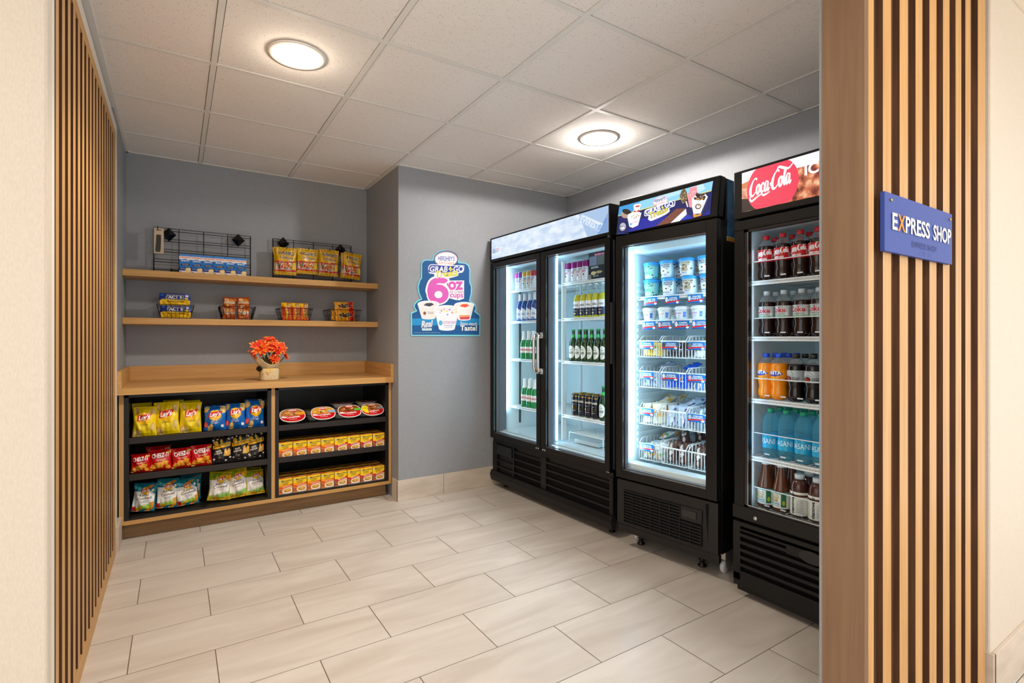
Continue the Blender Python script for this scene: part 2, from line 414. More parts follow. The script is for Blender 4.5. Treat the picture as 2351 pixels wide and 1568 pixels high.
# lobby ceiling (painted drywall, a little lower)
LC = C('e3d6c2', 'p')
g = G(); g.box(X0, X1, Y0, .60, LOBBY_CEIL, LOBBY_CEIL + .05, LC); g.box(X0, -.30, .60, 1.86, LOBBY_CEIL, LOBBY_CEIL + .05, LC)
g.box(-.3, X1, .6, .685, LOBBY_CEIL, LOBBY_CEIL + .09, LC)
struct(g.build('ceiling_lobby'))

g = G(); g.box(RX0, 1.38, 4.42, 4.52, 0, 2.52, GREYWALL); struct(g.build('wall_alcove_back'))
g = G(); g.box(1.38, 1.48, 3.7601, 4.52, 0, 2.52, GREYWALL); struct(g.build('wall_alcove_right'))
g = G(); g.box(1.38, 3.08, 3.66, 3.76, 0, 2.52, GREYWALL); struct(g.build('wall_back'))
g = G(); g.box(2.98, 3.08, .685, 3.66, 0, 2.52, GREYWALL); struct(g.build('wall_right'))
g = G(); g.box(-.39, -.29, 3.6, 4.52, 0, 2.52, GREYWALL); g.box(-.39, -.30, 1.86, 3.6, 0, 2.52, GREYWALL); struct(g.build('wall_left'))
CORN = C('e9e3d8', 'g')
g = G()
g.box(-.3001, -.281, 1.8355, 1.875, 0, 2.40, CREAMP)      # smooth near return of the panel surround
g.box(-.2999, -.281, 3.599, 3.66, .152, 2.40, CREAMP); g.box(-.2999, -.282, 1.875, 3.599, 2.346, 2.40, CREAMP)
struct(g.build('trim_2'))['label'] = 'cream surround of the left slat panel'
g = G(); g.box(X0, -.281, 1.78, 1.8352, 0, 2.42, CREAM); struct(g.build('wall_front_left', bev=.006))
g = G(); g.box(2.285, X1, .578, .685, 0, 2.42, CREAM); struct(g.build('wall_front_right', bev=.006))
g = G(); g.box(1.42, 2.285, .603, .684, 0, 2.52, BACKING_SHADE); struct(g.build('wall_front_jamb'))
g = G(); g.box(2.98, 3.08, .6, .70, 0, 2.5, GREYWALL); g.box(1.42, 2.98, .684, .7, 0, 2.5, GREYWALL); struct(g.build('wall_front_inner'))

# baseboards in the floor tile
TB = noise_mat('cream_tile_baseboard', 'c0b2a2', 'd2c5b7', 4, (1, 1, 4), .4, 0)
H = .152
def bb(name, boxes):
    g = G()
    for q in boxes: g.box(*q, TB)
    struct(g.build(name, bev=.0015))
bb('baseboard_back', [(1.369, 1.742, 3.648, 3.66, 0, H), (1.745, 2.35, 3.648, 3.66, 0, H), (2.353, 2.98, 3.648, 3.66, 0, H)])
bb('baseboard_alcove_right', [(1.369, 1.38, 3.66, 3.765, 0, H)])
bb('baseboard_left', [(-.2999, -.268, 3.6, 3.66, 0, H), (-.29, -.268, 3.66, 3.8, 0, H)])
bb('baseboard_right', [(2.968, 2.98, .7, 3.648, 0, H)])
bb('baseboard_front_right', [(2.290, 2.88, .566, .578, 0, H), (2.883, 3.48, .566, .578, 0, H), (3.483, X1, .566, .578, 0, H), (2.2765, 2.2895, .568, .6, 0, H)])
g = G(); g.box(2.2895, 2.2905, .5655, .578, 0, H, GROUT); g.box(1.368, 1.3695, 3.6475, 3.66, 0, H, GROUT)
struct(g.build('trim_3'))

# ------------------------------------------------------------------ slat panels
def slat(x0, x1, y0, y1, z0, z1, par, axis):
    # light face, flanks coloured dark for the shade in the gaps
    g = G(); g.box(x0, x1, y0, y1, z0, z1, BACKING_SHADE); k = g.mi(OAKV); g.m[1 if axis == 'x' else 2] = k
    return put(g, 'slat', par)
t = thing('slat_panel', 'tall panel of light oak slats over dark backing on the left wall', 'wall panel', (-.285, 2.7, 0))
def put(g, name, par, **k):
    o = g.build(name, par, **k); o.matrix_parent_inverse = Matrix.Translation(-par.location) if par.rotation_euler.z == 0 else par.matrix_world.inverted(); return o
g = G(); g.box(-.2999, -.298, 1.876, 3.598, .0, 2.345, BACKING_SHADE); put(g, 'backing', t)
P0, PW, PP = 1.905, .048, .0978
n = 0
y = P0
while y < 3.53:
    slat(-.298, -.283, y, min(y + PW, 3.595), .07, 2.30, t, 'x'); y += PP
g = G(); g.box(-.298, -.2825, 1.876, 3.598, 0, .07, OAKY); put(g, 'bottom_rail', t)
g = G(); g.box(-.298, -.2825, 1.876, 3.598, 2.30, 2.345, OAKY); put(g, 'top_rail', t)
g = G(); g.box(-.298, -.283, 3.578, 3.598, .07, 2.30, OAKV); put(g, 'edge_strip', t)
t = thing('slat_panel', 'oak slat panel with brown jamb board, carrying the blue sign at right', 'wall panel', (1.8, .6, 0))
g = G(); g.box(1.401, 1.420, .5855, .684, 0, LOBBY_CEIL, JAMBM); put(g, 'jamb_board', t, bev=.001)
g = G(); g.box(1.420, 2.262, .600, .6029, 0, LOBBY_CEIL, BACKING_SHADE); put(g, 'backing', t)
g = G(); g.box(1.4202, 2.262, .586, .600, 0, .043, OAKH); put(g, 'bottom_rail', t)
def ux(u, y=.5855): return on_y(u, 777, y)[0]
for a, bq in ((1985.5, 2006), (2027, 2046), (2065.5, 2084.5), (2102, 2117.5), (2134, 2150), (2165, 2180), (2194, 2207), (2216.5, 2228.5), (2245, 2258)):
    xa, xb = ux(a), ux(bq)
    if a < 1990: xa = 1.4202
    if a > 2240: xb = 2.262
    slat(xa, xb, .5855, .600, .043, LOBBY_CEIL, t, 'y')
# sign
NAVY = C('3c4f98', 'p'); NAVE = C('1f3f96', 'g')
t = thing('wall_sign', 'blue sign plate reading EXPRESS SHOP screwed onto the oak slats', 'sign', (1.74, .575, 1.505))
yS = .574
def sg(u, v, off): p = on_y(u, v, yS); return (p[0], yS - off, p[2])
tl, br = on_y(2026, 438, yS), on_y(2186, 605, yS)
x0, x1 = on_y(2031.5, 500, yS)[0], on_y(2186, 500, yS)[0]
zt, zb = on_y(2031.5, 438.3, yS)[2], on_y(2031.5, 575.5, yS)[2]
g = G(); g.box(x0, x1, yS, .5852, zb, zt, NAVY); put(g, 'plate', t, bev=.0012)
OFFW = C('f2ece2', 'p'); ORG = C('f08a1d', 'p')
def sgx(f, h): return (x0 + (x1 - x0) * f, zt - (zt - zb) * h)
def sp(x, z, off): return (x, yS - off, z)
def txs(t, fx0, fx1, hb, cap, mat, bold=.03, shear=0): a = sgx(fx0, hb); b = sgx(fx1, hb); return Tx(t, a[0], a[1], b[0], b[1], cap * (zt - zb), mat, bold, shear)
for tt, a, bq in (('E', .085, .152), ('PRESS', .262, .615), ('SHOP', .672, .965)):
    g = G(); g.art([txs(tt, a, bq, .605, .27, OFFW, .045)], sp, .0022, 0, 0); put(g, 'raised_lettering', t)
g = G(); g.art([txs('X', .158, .258, .605, .27, ORG, .045)], sp, .0022, 0, 0); put(g, 'orange_letter', t)['label'] = 'orange letter X'
g = G(); g.art([txs('EXPRESS SHOP', .36, .735, .83, .10, C('26387c', 'p'), .0)], sp, .0018, 0, 0); put(g, 'small_lettering', t)['label'] = 'dark blue tactile lettering'
g = G()
rb = random.Random(2)
for k in range(11):
    for r_ in range(3):
        for q in range(2):
            if rb.random() < .6: 
                a = sgx(.47 + .017 * k + q * .006, .885 + r_ * .028); g.art([El(a[0], a[1], .0010, .0010, C('2b3d84', 'p'), n=6)], sp, .0015, 0, 0)
put(g, 'braille_dots', t)
for fx in (.075, .955):
    for hy in (.1,):
        a = sgx(fx, hy + .02); g = G(); g.lathe([(.0042, 0), (.0042, .002), (.002, .004), (0, .004)], C('b89a55', 'm'), 10); o = g.build('screw', t); o.location = (a[0] - t.location.x, yS - t.location.y, a[1] - t.location.z); o.rotation_euler = (pi / 2, 0, 0)

# ------------------------------------------------------------------ ceiling downlights
def downlight(x, y, z, label):
    t = thing('ceiling_downlight', label, 'ceiling light', (x, y, z), 0, None)
    g = G(); n = 40; prof = [(.125, 0), (.125, -.005), (.095, -.006), (.092, .004)]; g.lathe(prof, C('f6f0e6', 'g'), n)
    g.f = g.f[:-2]; g.m = g.m[:-2]; g.sm = g.sm[:-2]
    g.build('trim_ring', t)
    g = G(); g.lathe([(.0935, -.004), (.05, -.0075), (.0, -.0085)], C('fff3df', 'e', 3.0), n); g.build('lens', t)['label'] = 'glowing frosted lens'
    return t
downlight(.46, 2.49, CEIL, 'round recessed downlight above the snack shelves side, nearer and warmer of two')
downlight(2.27, 2.47, CEIL, 'round recessed downlight over the drink coolers, smaller looking of two')

# ------------------------------------------------------------------ alcove: wall shelves and cabinet
def shelf(z0, z1, label):
    g = G(); g.box(-.289, 1.379, 4.12, 4.419, z0, z1, OAKH); tag(g.build('wall_shelf', bev=.0012), label, 'shelf', 'oak wall shelves of the alcove')
S1, S2 = 1.650, 1.338
shelf(S1 - .042, S1, 'upper thick light oak wall shelf, under the wire grids')
shelf(S2 - .042, S2, 'lower thick light oak wall shelf, holding the four wire baskets')
CT = .913
t = thing('snack_cabinet', 'built-in oak cabinet with black open bays and an oak worktop', 'cabinet', (.545, 4.1, 0))
def pb(name, boxes, par, mat, bev=0, label=None):
    g = G()
    for q in boxes: g.box(*q[:6], q[6] if len(q) > 6 else mat)
    o = put(g, name, par, bev=bev)
    if label: o['label'] = label
    return o
pb('worktop', [(-.289, 1.379, 3.752, 4.419, .872, CT)], t, OAKH, .0012)
pb('splashback', [(-.268, 1.358, 4.40, 4.419, CT, 1.012)], t, OAKH, .001)
pb('side_upstand', [(-.289, -.268, 3.757, 4.419, CT, 1.012)], t, OAKY, .001)
pb('side_upstand', [(1.358, 1.379, 3.757, 4.419, CT, 1.012)], t, OAKY, .001)
pb('side_panel', [(-.283, -.260, 3.80, 4.40, .10, .872)], t, OAKV)
pb('side_panel', [(1.356, 1.376, 3.80, 4.40, .10, .872)], t, OAKV)
pb('divider', [(.539, .561, 3.80, 4.40, .122, .872)], t, OAKV)
pb('bottom_rail', [(-.260, 1.356, 3.80, 3.82, .098, .122)], t, OAKH)
pb('toe_kick', [(-.262, 1.356, 3.868, 3.885, 0, .10), (-.283, -.262, 3.86, 4.4, 0, .10)], t, noise_mat('brown_laminate_kick', '80603f', '95734f', 50, (.05, 1, 1), .5), label='recessed brown base board')
for i, (a, b_) in enumerate(((-.260, .539), (.561, 1.356))):
    pb('black_insert', [(a, a + .024, 3.802, 4.38, .122, .872), (b_ - .024, b_, 3.802, 4.38, .122, .872), (a, b_, 4.37, 4.38, .122, .872), (a, b_, 3.802, 4.38, .852, .872), (a, b_, 3.804, 4.38, .122, .134)], t, CABBLK, .0005)
    for z in (.600, .382):
        g = G(); g.box(a + .024, b_ - .024, 3.81, 4.37, z - .016, z, CABBLK); g.box(a + .024, b_ - .024, 3.803, 3.815, z - .026, z + .012, noise_mat('dark_shelf_lip', '2b2625', '332d2b', 300, (1, 1, 1), .45)); put(g, 'shelf_board', t, bev=.002)
ZT, ZM, ZB = .600, .382, .134

# ------------------------------------------------------------------ bags
def bag_fn(W_, H_, D_, seed, sx=.07):
    r_ = random.Random(seed); p1, p2, p3, p4 = [r_.random() * 6.28 for _ in range(4)]
    def f(u, v, off=0, back=False):
        uu = min(max(u, 0), 1); tt = sin(pi * min(max((v - .055) / .89, 0), 1)); s_ = sin(pi * uu)
        t2 = max(tt, 0)
        b_ = D_ / 2 * (max(s_, 0) ** .6) * (t2 ** .55)
        rg = lambda q: 1 - 2 * abs(sin(q))
        wr = (.0034 * sin(11 * u + 7 * v + p1) + .0026 * rg(5 * v - 4 * u + p2) + .0022 * rg(7 * u + 5 * v + p4) + .0024 * sin(31 * u + p3) * (1 - t2) * 2) * min(1, s_ * 2.5) * (W_ / .13)
        x = (u - .5) * W_ * (1 - sx * t2 + .02 * sin(8 * v + p4)); z = v * H_
        seal = .0012 * sin(40 * u + p1) * (1 - t2) ** 4
        y = (b_ + .0006 + off) if back else -(b_ + wr * min(1, t2 * 2) + .0006 + off)
        return (x, y + seal, z)
    return f
def bag(name, W_, H_, D_, base, layers, seed, foil='g', sx=.07):
    f = bag_fn(W_, H_, D_, seed, sx); g = G(); nu, nv = 22, 26
    vs = [f(i / nu, j / nv) for j in range(nv + 1) for i in range(nu + 1)]
    fs = [(j * (nu + 1) + i, j * (nu + 1) + i + 1, (j + 1) * (nu + 1) + i + 1, (j + 1) * (nu + 1) + i) for j in range(nv) for i in range(nu)]
    o = len(vs); vs += [f(i / nu, j / nv, 0, True) for j in range(nv + 1) for i in range(nu + 1)]
    fs += [(o + q[3], o + q[2], o + q[1], o + q[0]) for q in fs]
    def e(i, j): return j * (nu + 1) + i
    for i in range(nu): fs += [(e(i, 0), o + e(i, 0), o + e(i + 1, 0), e(i + 1, 0)), (e(i, nv), e(i + 1, nv), o + e(i + 1, nv), o + e(i, nv))]
    for j in range(nv): fs += [(e(0, j), e(0, j + 1), o + e(0, j + 1), o + e(0, j)), (e(nu, j), o + e(nu, j), o + e(nu, j + 1), e(nu, j + 1))]
    g.add(vs, fs, C(base, foil), True)
    g.art(layers, lambda x, y, off: f(min(max(x, .012), .988), min(max(y, .012), .99), off), .0008, .00018, .055)
    return g.build(name)
g_ = 'g'
def chip(cx, cy, r_, seed=0, col='dcb45c'): return [El(cx, cy, r_, r_ * .62, C(col, g_), seed * 37), El(cx + r_ * .15, cy + r_ * .05, r_ * .7, r_ * .4, C('e8c878', g_), seed * 37)]
def lays(cx, cy, s_, asp=.7):
    Rm = C('c9202c', g_)
    return [El(cx, cy, s_ * .5, s_ * .5 * asp, C('f6bd1d', g_)), 
            Pg([(cx - s_ * .53, cy - s_ * .17 * asp), (cx - s_ * .45, cy - s_ * .24 * asp), (cx, cy - s_ * .12 * asp), (cx + s_ * .4, cy - s_ * .06 * asp), (cx + s_ * .53, cy + s_ * .35 * asp), (cx + s_ * .42, cy + s_ * .42 * asp), (cx, cy + s_ * .32 * asp), (cx - s_ * .45, cy + s_ * .3 * asp)], Rm),
            Tx("Lay's", cx - s_ * .40, cy - s_ * .13 * asp, cx + s_ * .42, cy - s_ * .02 * asp, s_ * .34 * asp, C('ffffff', g_), .07, .25)]
def art_classic():
    a = chip(.12, .12, .17, 1, 'cfa45a') + chip(.86, .3, .15, 2, 'd9b565') + chip(.2, .86, .13, 3, 'cfa85e') + chip(.86, .82, .14, 4, 'd4ac60') + chip(.3, .07, .14, 2, 'd8b46c')
    a += [El(.5, .5, .33, .3, C('f8da2c', g_))] + lays(.5, .6, .58)
    a += [Tx('Classic', .33, .36, .68, .37, .055, C('4a3f1c', g_), .0, .1)]
    return a
def art_blue():
    a = chip(.1, .86, .16, 1) + chip(.85, .88, .2, 3) + chip(.3, .1, .18, 2) + [El(.08, .24, .10, .11, C('c8323a', g_)), El(.08, .24, .07, .075, C('e35a57', g_)), El(.85, .18, .07, .06, C('f3efe6', g_))]
    a += lays(.5, .62, .6) + [Tx('Salt &', .34, .36, .62, .37, .05, C('ffffff', g_), .01), Tx('Vinegar', .3, .29, .68, .30, .05, C('ffffff', g_), .01)]
    return a
def art_cheez():
    O = C('e88a1c', g_); O2 = C('f3a733', g_); a = []
    for cx, cy, r_, ro in ((.2, .2, .14, 20), (.45, .26, .21, 50), (.72, .36, .17, 30), (.85, .15, .12, 70)):
        q = [(cx + r_ * 1.25 * cos(R(ro + 90 * k)), cy + r_ * cos(0) * .95 * sin(R(ro + 90 * k))) for k in range(4)]
        a += [Pg(q, O), Pg([(cx + (x - cx) * .86, cy + (y - cy) * .86) for x, y in q], O2), El(cx, cy, .014, .012, C('8a3d10', g_))]
    W_ = C('ffffff', g_); K = C('5a1216', g_)
    a += [Rc(0, .88, 1, .895, C('a50f18', g_)), Tx('CHEEZ-IT', .13, .60, .93, .66, .19, K, .04, 0, .035), Tx('CHEEZ-IT', .13, .605, .93, .665, .19, W_, .04)]
    a += [Tx('Original', .33, .47, .78, .52, .06, C('f6e6c8', g_), .02), Rc(.78, .82, .98, .90, C('f0d23a', g_)), Tx('2oz', .80, .835, .96, .84, .045, C('3a2a10', g_), .02), Rc(.02, .03, .18, .09, C('e6d65a', g_))]
    return a
def art_smart():
    Y = C('f3b51c', g_); a = []
    for cx, cy, s_ in ((.08, .9, .05), (.3, .93, .05), (.85, .92, .06), (.1, .16, .05), (.7, .09, .055), (.93, .2, .05)):
        a += [El(cx + dx * s_, cy + dy * s_ * .8, s_ * .62, s_ * .5, C(c_, g_)) for dx, dy, c_ in ((0, 0, 'b9a68f'), (.6, .3, 'd9c7b0'), (-.5, .35, 'cdbba3'), (.1, .6, 'e4d5c2'))]
    a += [El(.5, .85, .07, .11, C('d9a032', g_), 10), El(.47, .86, .035, .09, C('efc65a', g_), 8), Pg([(.34, .72), (.44, .88), (.5, .74)], C('2f6e46', g_)), Pg([(.55, .74), (.62, .88), (.68, .76)], C('2f6e46', g_)), El(.22, .8, .11, .085, C('e9b41c', g_)), Tx('70', .16, .785, .28, .785, .055, C('3a2a10', g_), .02)]
    a += [Pg([(-.0, .57), (.02, .715), (1.0, .82), (1.0, .66)], Y), Tx('Smartfood', .07, .615, .95, .72, .105, C('2a1c12', g_), .0, .25)]
    a += [Tx('WHITE', .17, .44, .46, .47, .06, C('f0ebe2', g_), .04), Tx('CHEDDAR', .1, .35, .54, .395, .06, C('f0ebe2', g_), .04)]
    a += [Pg([(.58, .28), (.66, .54), (.74, .58), (.79, .47), (.9, .57), (.98, .5), (.96, .32), (.84, .27)], C('e0a84a', g_)), Pg([(.62, .3), (.7, .5), (.78, .42), (.76, .28)], C('f0c878', g_))]
    a += [Rc(.3, .24, .44, .255, C('b9b2a8', g_)), Rc(.32, .2, .42, .212, C('b9b2a8', g_)), Rc(.3, .1, .44, .112, C('b9b2a8', g_))]
    return a
def art_kettle(green):
    Wt = C('f4f1ec', g_); K = C('4a2b20', g_)
    a = []
    if green: a += [Pg([(0, .95), (0, .75), (.3, .72), (.6, .9), (.5, .96)], C('8fa526', g_)), El(.18, .83, .12, .05, C('6f8a22', g_)), El(.8, .88, .13, .05, C('a08a1e', g_)), Pg([(.6, .8), (1, .66), (1, .92)], C('e8a81c', g_))]
    else: a += [El(.72, .88, .14, .05, C('c9832a', g_), 15), El(.62, .85, .1, .04, C('a8742a', g_), 5), El(.85, .74, .06, .05, C('e8e2d8', g_)), Pg([(.0, .93), (.0, .8), (.3, .74), (.45, .8)], C('59b3c0', g_))]
    a += [Pg([(.03, .72), (.3, .70), (.5, .78), (.72, .74), (.97, .60), (.94, .27), (.7, .24), (.3, .20), (.06, .17)], Wt)]
    a += [Pg([(.12, .16), (.14, .06), (.92, .12), (.95, .30), (.55, .24)], C('8cc05a' if green else 'a3c93a', g_)), Tx('40% LESS FAT', .22, .135, .9, .235, .048, C('ffffff', g_), .02)]
    a += [El(.3, .07, .17, .06, C('d99a26', g_), 15), El(.75, .06, .2, .05, C('e6b02c' if green else 'd08a2c', g_), 20)]
    if not green: a += [Pg([(.02, .2), (.2, .16), (.24, .03), (.05, .02)], C('b52a30', g_)), Pg([(.78, .30), (.96, .36), (.96, .16), (.88, .12)], C('dd9a2e', g_))]
    a += lays(.54, .72, .36) + [Tx('Kettle', .33, .51, .74, .56, .085, K, .012), Tx('Cooked', .22, .40, .84, .455, .085, K, .012)]
    a += [Tx('ORIGINAL' if green else 'SEA SALT &', .36, .345, .72, .38, .026, C('9a4a3c' if green else '2f7f9a', g_), .02)] + ([] if green else [Tx('VINEGAR', .4, .30, .7, .33, .026, C('2f7f9a', g_), .02)])
    return a
BAGK = {'classic': ('f4d414', art_classic), 'blue': ('1c68bd', art_blue), 'cheez': ('cc141c', art_cheez), 'smart': ('2c292b', art_smart), 'teal': ('1d7a8c', lambda: art_kettle(False)), 'lime': ('c2b01e', lambda: art_kettle(True))}
def place_bag(kind, name, uL, uR, vT, vB, zb, y, label, cat, group, D_=.066, lean=7, yaw=0, seed=1, roll=0, Wx=1.0):
    a = on_y(uL, (vT + vB) / 2, y); b_ = on_y(uR, (vT + vB) / 2, y); zt_ = on_y((uL + uR) / 2, vT, y)[2]
    W_ = (b_[0] - a[0]) * Wx / cos(R(yaw)); H_ = (zt_ - zb) / cos(R(lean))
    base, fn = BAGK[kind]
    o = bag(name, W_, H_, D_, base, fn(), seed)
    o.location = ((a[0] + b_[0]) / 2, y, zb + D_ / 2 * sin(R(lean)) + .0025); o.rotation_euler = (R(-lean), R(roll), R(yaw))
    return tag(o, label, cat, group)
def oname(i, n): return 'rightmost' if i == n - 1 else ORD[i]
def bagrow(kind, px, zb, y, desc, cat, group, seed0, **k):
    for i, q in enumerate(px):
        place_bag(kind, 'snack_bag', *q[:4], zb, y, '%s, %s of its row' % (desc, oname(i, len(px))), cat, group, seed=seed0 + i, yaw=q[4] if len(q) > 4 else 0, roll=q[5] if len(q) > 5 else 0, lean=q[6] if len(q) > 6 else 7, **k)
bagrow('classic', [(303, 360, 937, 1003, -6), (354, 413, 926, 999, -8, -2), (411, 463, 927, 990, 4, 1)], ZT, 3.86, 'yellow classic potato chip bag on the top shelf', 'chip bag', 'yellow chip bags on the top shelf', 11)
bagrow('blue', [(467, 519, 935, 989, -6, 1), (517, 564, 929, 985, -6), (561, 607, 923, 979, 6, 3)], ZT, 3.86, 'blue chip bag on the top shelf', 'chip bag', 'blue chip bags on the top shelf', 21)
bagrow('cheez', [(299, 345, 1045, 1090, -6), (341, 394, 1035, 1086, -5), (394, 441, 1031, 1079, 3, -1), (438, 487, 1024, 1072, 3)], ZM, 3.86, 'red cheese cracker bag on the middle shelf', 'cracker bag', 'red cracker bags on the middle shelf', 31, D_=.05)
bagrow('smart', [(487, 532, 1008, 1067, -4, -1), (532, 576, 1000, 1062, -6, -2), (568, 608, 996, 1055, 8)], ZM, 3.87, 'black cheddar popcorn bag on the middle shelf', 'popcorn bag', 'black popcorn bags on the middle shelf', 41, D_=.05)
bagrow('teal', [(298, 355, 1117, 1184, -8, 5, 14), (355, 408, 1106, 1176, -4, 3, 14), (404, 458, 1105, 1171, 8, -2, 14)], ZB, 3.88, 'teal and white chip bag on the bottom shelf', 'chip bag', 'teal kettle chip bags', 51)
bagrow('lime', [(475, 528, 1090, 1156, -8, 4, 14), (524, 571, 1082, 1150, -4, -4, 14), (564, 609, 1087, 1144, 10, 2, 20)], ZB, 3.88, 'yellow-green and white chip bag on bottom shelf', 'chip bag', 'yellow-green kettle chip bags', 61)
# second rows, half hidden behind the front bags
def backrow(kind, px, zb, y, desc, cat, group, seed0, D_=.055):
    for i, q in enumerate(px):
        pos = '' if len(px) == 1 else ', %s of those behind' % oname(i, len(px))
        place_bag(kind, 'snack_bag', *q[:4], zb, y, desc + pos, cat, group, seed=seed0 + i, yaw=q[4] if len(q) > 4 else 0, D_=D_)
backrow('classic', [(304, 350, 928, 992, 8), (372, 420, 921, 985, -10), (414, 462, 922, 982, 10)], ZT, 3.97, 'shaded yellow chip bag behind the front yellow ones', 'chip bag', 'yellow chip bags on the top shelf', 15)
backrow('blue', [(486, 530, 932, 978, 5), (561, 604, 919, 970, -5)], ZT, 3.97, 'shaded blue chip bag behind the front blue ones', 'chip bag', 'blue chip bags on the top shelf', 25)
backrow('cheez', [(334, 392, 1027, 1075, 0)], ZM, 3.97, 'shaded red cracker bag behind the front red ones', 'cracker bag', 'red cracker bags on the middle shelf', 35, .05)
backrow('smart', [(490, 535, 1002, 1055, 4)], ZM, 3.98, 'shaded black popcorn bag behind the front black ones', 'popcorn bag', 'black popcorn bags on the middle shelf', 45, .05)
backrow('teal', [(345, 390, 1106, 1165, 10), (412, 462, 1092, 1160, -12)], ZB, 4.01, 'dark teal chip bag behind the front teal ones', 'chip bag', 'teal kettle chip bags', 55)
backrow('lime', [(482, 540, 1080, 1140, 5), (552, 600, 1076, 1135, -8)], ZB, 4.01, 'dim yellow-green chip bag behind the front ones', 'chip bag', 'yellow-green kettle chip bags', 65)

# ------------------------------------------------------------------ noodle boxes
def noodle_box(beef):
    g = G(); w, d, h = .089, .088, .104
    g.box(-w / 2, w / 2, 0, d, 0, h, C('f0e6d6', 'p'))
    cl = lambda q: min(max(q, 0), 1)
    fr = lambda x, y, off: ((cl(x) - .5) * w, -off, cl(y) * h); top = lambda x, y, off: ((x - .5) * w, y * d, h + off)
    sd = lambda x, y, off: (-w / 2 - off, (1 - x) * d, y * h); sd2 = lambda x, y, off: (w / 2 + off, x * d, y * h)
    Rr = C('d2222c' if beef else 'ea5a1c', 'p'); Y = C('f7cb1c', 'p'); O = C('f4a01c', 'p')
    K = C('1a2340', 'p'); P = C('e8b694', 'p'); Br = C('8a4a2a' if beef else 'd0702c', 'p')
    band = Pg([(0, .36), (.3, .34), (.7, .42), (1, .52), (1, .64), (.7, .55), (.3, .46), (0, .5)], Rr)
    A = [Rc(0, 0, 1, .46, P), Rc(0, .44, 1, 1, Y), Rc(0, .44, 1, .62, O if not beef else Y), band,
         Rc(0, .04, .28, .34, Br), El(.14, .2, .1, .1, C('b5642f', 'p')), El(.62, .2, .36, .19, C('fbf6ec', 'p')), El(.62, .22, .29, .13, C('d9963a', 'p')), El(.60, .25, .18, .08, C('e6b75a', 'p')), El(.5, .17, .06, .03, C('8a6a2a', 'p')),
         El(.12, .84, .065, .055, C('8a97b8', 'p')), El(.12, .84, .04, .034, C('f2f2f2', 'p')),
         Tx('Maruchan', .2, .80, .97, .84, .10, K, .03), Tx('Instant', .26, .70, .74, .73, .075, K, .03), Tx('Lunch', .3, .6, .68, .63, .075, K, .03),
         Tx('Beef' if beef else 'Chicken', .3, .40, .86, .50, .06, C('fdeee6', 'p'), .03)]
    g.art(A, fr, .0002, .00006, 0)
    B = [Rc(0, 0, 1, 1, C('a5662c', 'p')), Rc(0, 0, 1, .32, C('e8842c', 'p')), El(.25, .22, .17, .13, C('c8361e', 'p')), El(.7, .25, .22, .14, C('e0a05a', 'p')), Rc(0, .88, 1, 1, C('e9c43a', 'p')), Rc(.1, .5, .9, .8, C('5f3c24', 'p'))]
    g.art(B, top, .0002, .00006, 0); g.art([Rc(.0, .0, 1, 1, Br), Rc(.1, .1, .9, .9, C('7b4a2c', 'p'))], sd, .0002, .00006, 0); g.art([Rc(.0, .0, 1, 1, Br)], sd2, .0002, .00006, 0)
    return g.build('noodle_box')
nb = [Maker(noodle_box(False)), Maker(noodle_box(True))]
rn = random.Random(8)
for sh, (z, nm) in enumerate(((ZM, 'middle'), (ZB, 'bottom'))):
    for i in range(8):
        x = .632 + i * (1.285 - .632) / 7
        fl_ = 'beef' if i > 3 else 'chicken'
        nb[i > 3].put((x, 3.822 + rn.random() * .004, z + .0008), (0, 0, R(rn.uniform(-1.5, 1.5))), '%s noodle box, %s of the front row on the %s shelf' % (('red-banded beef', 'orange-banded chicken')[i < 4], oname(i, 8), nm), 'noodle boxes on the %s shelf' % nm)
        if True:
            nb[i > 3].put((x + rn.uniform(-.001, .001), 3.925 + rn.random() * .005, z + .0008), (0, 0, R(rn.uniform(-2, 2))), 'noodle box half hidden in the second row on the %s shelf' % nm, 'noodle boxes behind, %s shelf' % nm)
for o in list(COL.objects):
    if o.name.startswith('noodle_box'): o['category'] = 'noodle box'

